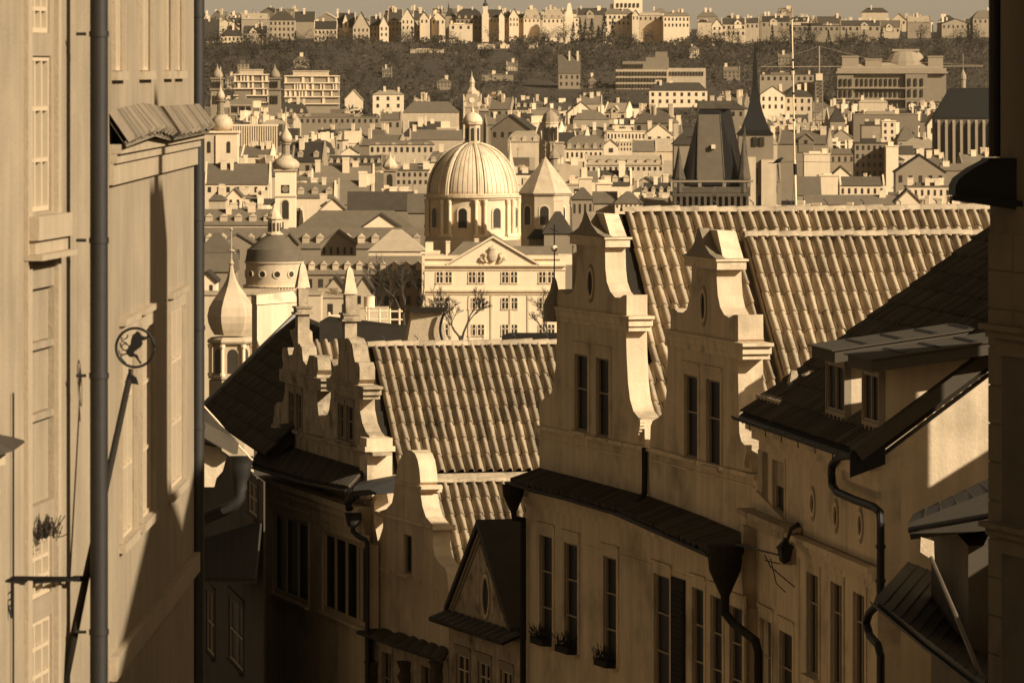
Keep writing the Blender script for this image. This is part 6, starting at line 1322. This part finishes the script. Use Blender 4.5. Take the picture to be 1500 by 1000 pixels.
# bridge between the crest and the horizon: far roofs
rg = random.Random(77)
def fill(n_rows, Y0, Y1, xa, xb, hmin, hmax, wmin, wmax, gap, cap, depth_step, seed):
    rg = random.Random(seed); Y = Y0; cnt = 0
    while Y < Y1 and cnt < cap:
        s = Y/F; x = xa+rg.uniform(-10, 10)
        while x < xb and cnt < cap:
            w = rg.uniform(wmin, wmax)/s; eh = rg.uniform(hmin, hmax); zE = gz(Y)+eh; ye = HY+(CZ-zE)/s; rh = rg.uniform(3, 6.5)/s; yr = ye-rh; yb = ye+rg.uniform(4, 9)/s
            ok = True
            for (a, b, t, bt, YY) in KEEP:
                if x < b-2 and x+w > a+2:
                    if Y <= YY+6 and yr < bt-1 and ye+60 > t: ok = False; break
                    if Y > YY-14 and Y < YY+30: ok = False; break
                    if Y > YY and yr > t+1 and x > a-2 and x+w < b+2 and ye < bt+30: ok = False; break
            if ok and x > xa-10:
                ty = rg.choice('LLLHMFGF' if Y < 3400 else 'LLHG'); wt = rg.choice([0, 0, 1, 1, 2, 2, 3, 3]); rt = rg.choice([0, 1, 1, 1, 2, 2])
                vis = rg.choice([None, (1, max(2, int(w*s/3.6))), (1, max(2, int(w*s/3.2)))])
                city(x, x+w, ye, yr, yb, Y=Y, ty=ty, wt=wt, rt=rt, win=vis, ch=rg.choice([1, 2, 3, 4, 5]) if Y < 3400 else rg.choice([1, 2]), dm=rg.choice([0, 0, 2, 3]), keep=False, cat='apartment block' if ty in 'FM' else ('townhouse' if Y > 3500 else 'house'), dep=rg.uniform(9, 14), yaw=rg.uniform(-.35, .25))
                cnt += 1; x += w+gap/s*rg.uniform(.2, 1.6)
            else: x += 8
        Y += depth_step*rg.uniform(.75, 1.25)*(Y/2000)
    return cnt
n1 = fill(0, 1240, 3050, 288, 1455, 12, 21, 8, 19, 3, 250, 92, 5)
n2 = fill(0, 4050, 4900, 288, 1450, 6, 17, 9, 24, 5, 60, 200, 6)
print('fill', n1, n2)

# ---- vegetation
def tree_proto(name, crown_mat, h, r, seed, conifer=False):
    rg = random.Random(seed); t = thing(name, None, 'tree')
    mb = MB(); mb.tube([(0, 0, -1), (rg.uniform(-.2, .2), 0, h*.35), (rg.uniform(-.3, .3), .1, h*.8)], .35, 6, r2=.08)
    tips = []
    if not conifer:
        for i in range(9):
            a = rg.uniform(0, 6.28); z0 = h*rg.uniform(.22, .5); l = r*rg.uniform(.6, 1.0); p = Vector((0, 0, z0)); q = p+Vector((math.cos(a)*l*.5, math.sin(a)*l*.5, l*.45)); e = p+Vector((math.cos(a)*l, math.sin(a)*l, l*rg.uniform(.7, 1.3)))
            mb.tube([p, q, e], .16, 4, r2=.04); tips += [q, e]
    tk_ = mb.build('trunk', bark, t, local=True); mb = MB()
    n = 300
    for i in range(n):
        if conifer:
            zz = h*(.1+.9*rg.random()**1.2); rr = r*(1-zz/h)*rg.uniform(.5, 1); a = rg.uniform(0, 6.28); c = Vector((math.cos(a)*rr, math.sin(a)*rr, zz)); sz = rg.uniform(.35, .8)
        else:
            b = rg.choice(tips)+Vector((0, 0, h*.1)); c = b+Vector((rg.gauss(0, r*.26), rg.gauss(0, r*.26), rg.gauss(0, r*.28))); sz = rg.uniform(.25, .6)
            if c.z < h*.2: c.z = h*.2+rg.random()
        mb.r = rg.random(); d = Vector((rg.gauss(0, 1), rg.gauss(0, 1), rg.gauss(.3, 1))).normalized()*sz*1.5; e = d.cross(Vector((rg.gauss(0, 1), rg.gauss(0, 1), rg.gauss(0, 1)))).normalized()*sz*.28
        mb.poly([c-d, c-e, c+d, c+e])
    mb.build('crown', crown_mat, t, local=True); return t
protos = [tree_proto('bare_tree', twig, rg.uniform(10, 13), rg.uniform(4, 5.4), 100+i) for i in range(5)]
evp = [tree_proto('conifer_tree', ever, 13, 3.2, 200+i, True) for i in range(2)]+[tree_proto('evergreen_tree', ever, 11, 5, 210)]
def plant_tree(p, x, Y, sc, label, group, first=[set()]):
    if p.name not in first[0]: o = p; first[0].add(p.name); new = False
    else:
        o = p.copy(); C.objects.link(o)
        for ch in list(p.children): c = ch.copy(); C.objects.link(c); c.parent = o
    o.location = (x, Y, gz(Y)-.3); o.scale = (sc, sc, sc*rg.uniform(.85, 1.15)); o.rotation_euler = (0, 0, rg.uniform(0, 6.28)); o['label'] = label; o['group'] = group; return o
GB, GE = 'bare trees on the wooded hillside', 'evergreens on the wooded hillside'
nt_ = 0
for i in range(262):
    Y = 3230+615*rg.random()**.62; px = rg.uniform(285, 1460)
    if i % 4 == 0: Y = rg.uniform(3060, 3260); px = rg.uniform(500, 900) if i % 8 else rg.uniform(285, 1460)
    s = Y/F; py = HY+(CZ-gz(Y)-8)/s
    if any(a-3 < px < b+3 and py-14 < bt and py+6 > t and Y < YY for a, b, t, bt, YY in KEEP if YY < 3600): continue
    plant_tree(rg.choice(protos), (px-HX)*s, Y, rg.uniform(.75, 1.25), 'bare brown winter tree in the wood that covers the hillside', GB); nt_ += 1
for (x0, x1, y, n) in ((296, 392, 20, 7), (380, 395, 60, 2), (395, 440, 75, 4), (835, 900, 42, 7), (770, 785, 95, 3), (1120, 1440, 62, 12), (700, 720, 85, 3), (580, 620, 48, 4)):
    for k in range(n):
        px = x0+(x1-x0)*(k+.5)/n+rg.uniform(-3, 3); Y = 4350 if y == 20 else {60: 3830, 75: 3760, 42: 3855, 95: 3560, 62: 3800, 85: 3650, 48: 3850}[y]; s = Y/F
        plant_tree(rg.choice(evp), (px-HX)*s, Y, rg.uniform(.8, 1.4)*(1.3 if y == 42 else 1), 'dark evergreen among the trees and houses of the hillside', GE)
def bare_near(h, seed):
    rg = random.Random(seed); t = thing('bare_tree', None, 'tree'); tr = MB(); cr = MB()
    def grow(mb, p, d, l, r, dep):
        q = p+d*l; mid = p+d*l*.5+Vector((rg.gauss(0, .04), rg.gauss(0, .04), 0))*l; (tr if dep > 3 else cr).tube([p, mid, q], max(r, .03), 4 if dep < 4 else 6, r2=max(r*.65, .025))
        if dep == 0: return
        for k in range(3 if dep < 5 else 2):
            nd = (d+Vector((rg.gauss(0, .42), rg.gauss(0, .42), rg.gauss(.08, .22)))).normalized(); grow(mb, q.lerp(p, rg.uniform(0, .35)), nd, l*rg.uniform(.62, .85), r*.62, dep-1)
    grow(tr, Vector((0, 0, 0)), Vector((0, 0, 1)), h*.27, h*.022, 6); tr.build('trunk', bark, t, local=True); cr.build('crown', twig, t, local=True, recalc=False); return t
for j, (px, py, Y, sc, lb) in enumerate(((676, 492, 800, 1.0, 'slender bare tree before the palace windows'), (640, 490, 815, .85, 'low bare tree at the palace left corner'), (590, 470, 930, 1.3, 'broad bare tree left of the palace'), (612, 462, 925, 1.3, 'bare tree with dense twigs beside the palace left wall'), (570, 450, 940, 1.1, 'bare tree in front of the long college wing'), (800, 480, 815, .7, 'small bare tree at the right end of the palace'), (548, 445, 950, .7, 'small bare tree right of the right obelisk'))):
    t = bare_near(15, 300+j); s = Y/F; t.location = ((px-HX)*s, Y, CZ-(py-HY)*s-4); t.scale = (sc, sc, sc); t['label'] = lb; t['group'] = 'bare trees round the palace'
for (x0, x1, ye, yr, yb, Yh, ty, wt) in ((430, 452, 88, 82, 96, 3600, 'H', 1), (560, 574, 104, 99, 112, 3520, 'L', 2), (640, 660, 120, 115, 128, 3420, 'H', 2), (742, 758, 96, 91, 104, 3560, 'L', 1), (862, 876, 118, 112, 126, 3430, 'G', 2), (1060, 1084, 104, 98, 114, 3500, 'L', 2), (1010, 1024, 72, 67, 80, 3700, 'H', 1), (1140, 1160, 84, 79, 92, 3620, 'L', 2), (330, 346, 116, 110, 126, 3440, 'L', 1)):
    city(x0, x1, ye, yr, yb, Y=Yh, ty=ty, wt=wt, rt=1, win=(2, 4), ch=1, dep=9)
# undergrowth of the wood
mb = MB(); rg2 = random.Random(9)
for i in range(30000):
    Y = 3080+800*rg2.random(); px = rg2.uniform(280, 1465); s = Y/F; x = (px-HX)*s; py = HY+(CZ-gz(Y)-4)/s
    c = Vector((x, Y, gz(Y)+rg2.uniform(.2, 6.5)*(.6+.4*math.sin(px*.05+Y*.01)))); mb.r = rg2.random()
    if any(a-1 < px < b+1 and py < bt and py > t-8 and Y < YY for a, b, t, bt, YY in KEEP if YY < 3600): continue
    d = Vector((rg2.gauss(0, 1), rg2.gauss(0, .4), rg2.gauss(.4, 1))).normalized()*rg2.uniform(.8, 2.2); e = d.cross(Vector((0, 1, .2))).normalized()*rg2.uniform(.25, .7)
    mb.poly([c-d, c-e, c+d, c+e])
tag(mb.build('undergrowth', M('brush', .06, var=.7, sc=.02, stain=.6, rnd=.5, rough=1), recalc=False), 'brown undergrowth and thickets covering the wooded hillside', 'undergrowth', kind='stuff')

# ---- labels for the houses that were not worded by hand
ORD = ['leftmost', 'second from left', 'third from left', 'fourth from left', 'fifth from left', 'sixth from left', 'seventh from left', 'eighth from left']
groups = {}
for t, px, py, Y in HOUSES:
    if 'label' in t: 
        if '_d' in t: del t['_d']
        continue
    d = t['_d']; del t['_d']
    if Y > 3500: base = d+(' on the far crest' if Y > 4000 else ' on the hill crest')
    else: base = d
    best = min((abs(px-a)*.7+abs(py-b)*1.5, ph_, a, b) for ph_, a, b in LM)
    dx, dy = px-best[2], py-best[3]
    rel = ('left of' if dx < 0 else 'right of') if abs(dx) > abs(dy)*.8 else ('behind' if dy < 0 else 'before')
    groups.setdefault('%s %s %s' % (base, rel, best[1]), []).append((px, t, Y))
for lb, l in groups.items():
    l.sort(key=lambda q: q[0]); n = len(l)
    for i, (px, t, Y) in enumerate(l):
        t['label'] = lb if n == 1 else '%s, %s' % (ORD[i] if i < n-1 else 'rightmost', lb)
        if len(t['label'].split()) > 16: t['label'] = t['label'].replace(' house', '').replace('mid-sized ', '')
        if len(t['label'].split()) > 16: t['label'] = t['label'].replace('the ', '').replace(' with', ',').replace(' on far crest', '').replace(' on hill crest', '').replace(' with ', ', ')
for t, px, py, Y in HOUSES:
    if 'group' not in t: t['group'] = 'houses on the hill crest' if Y > 3500 else 'houses of the old town roofscape'

# ---- the air between here and the far hill
mb = MB(); mb.box(-3400, 3400, -420, 9100, gz(700)-12, CZ+90)
hz = mb.build('haze', bpy.data.materials.new('haze_air')); hm = hz.data.materials[0]; hm.use_nodes = True; t_ = hm.node_tree
t_.nodes.remove(t_.nodes['Principled BSDF']); pv = t_.nodes.new('ShaderNodeVolumePrincipled'); pv.inputs['Density'].default_value = 1.5e-5; pv.inputs['Color'].default_value = (.9, .74, .52, 1); pv.inputs['Anisotropy'].default_value = .2
t_.links.new(pv.outputs[0], t_.nodes['Material Output'].inputs['Volume']); tag(hz, 'thin pale haze over the distant city', 'haze', kind='stuff')
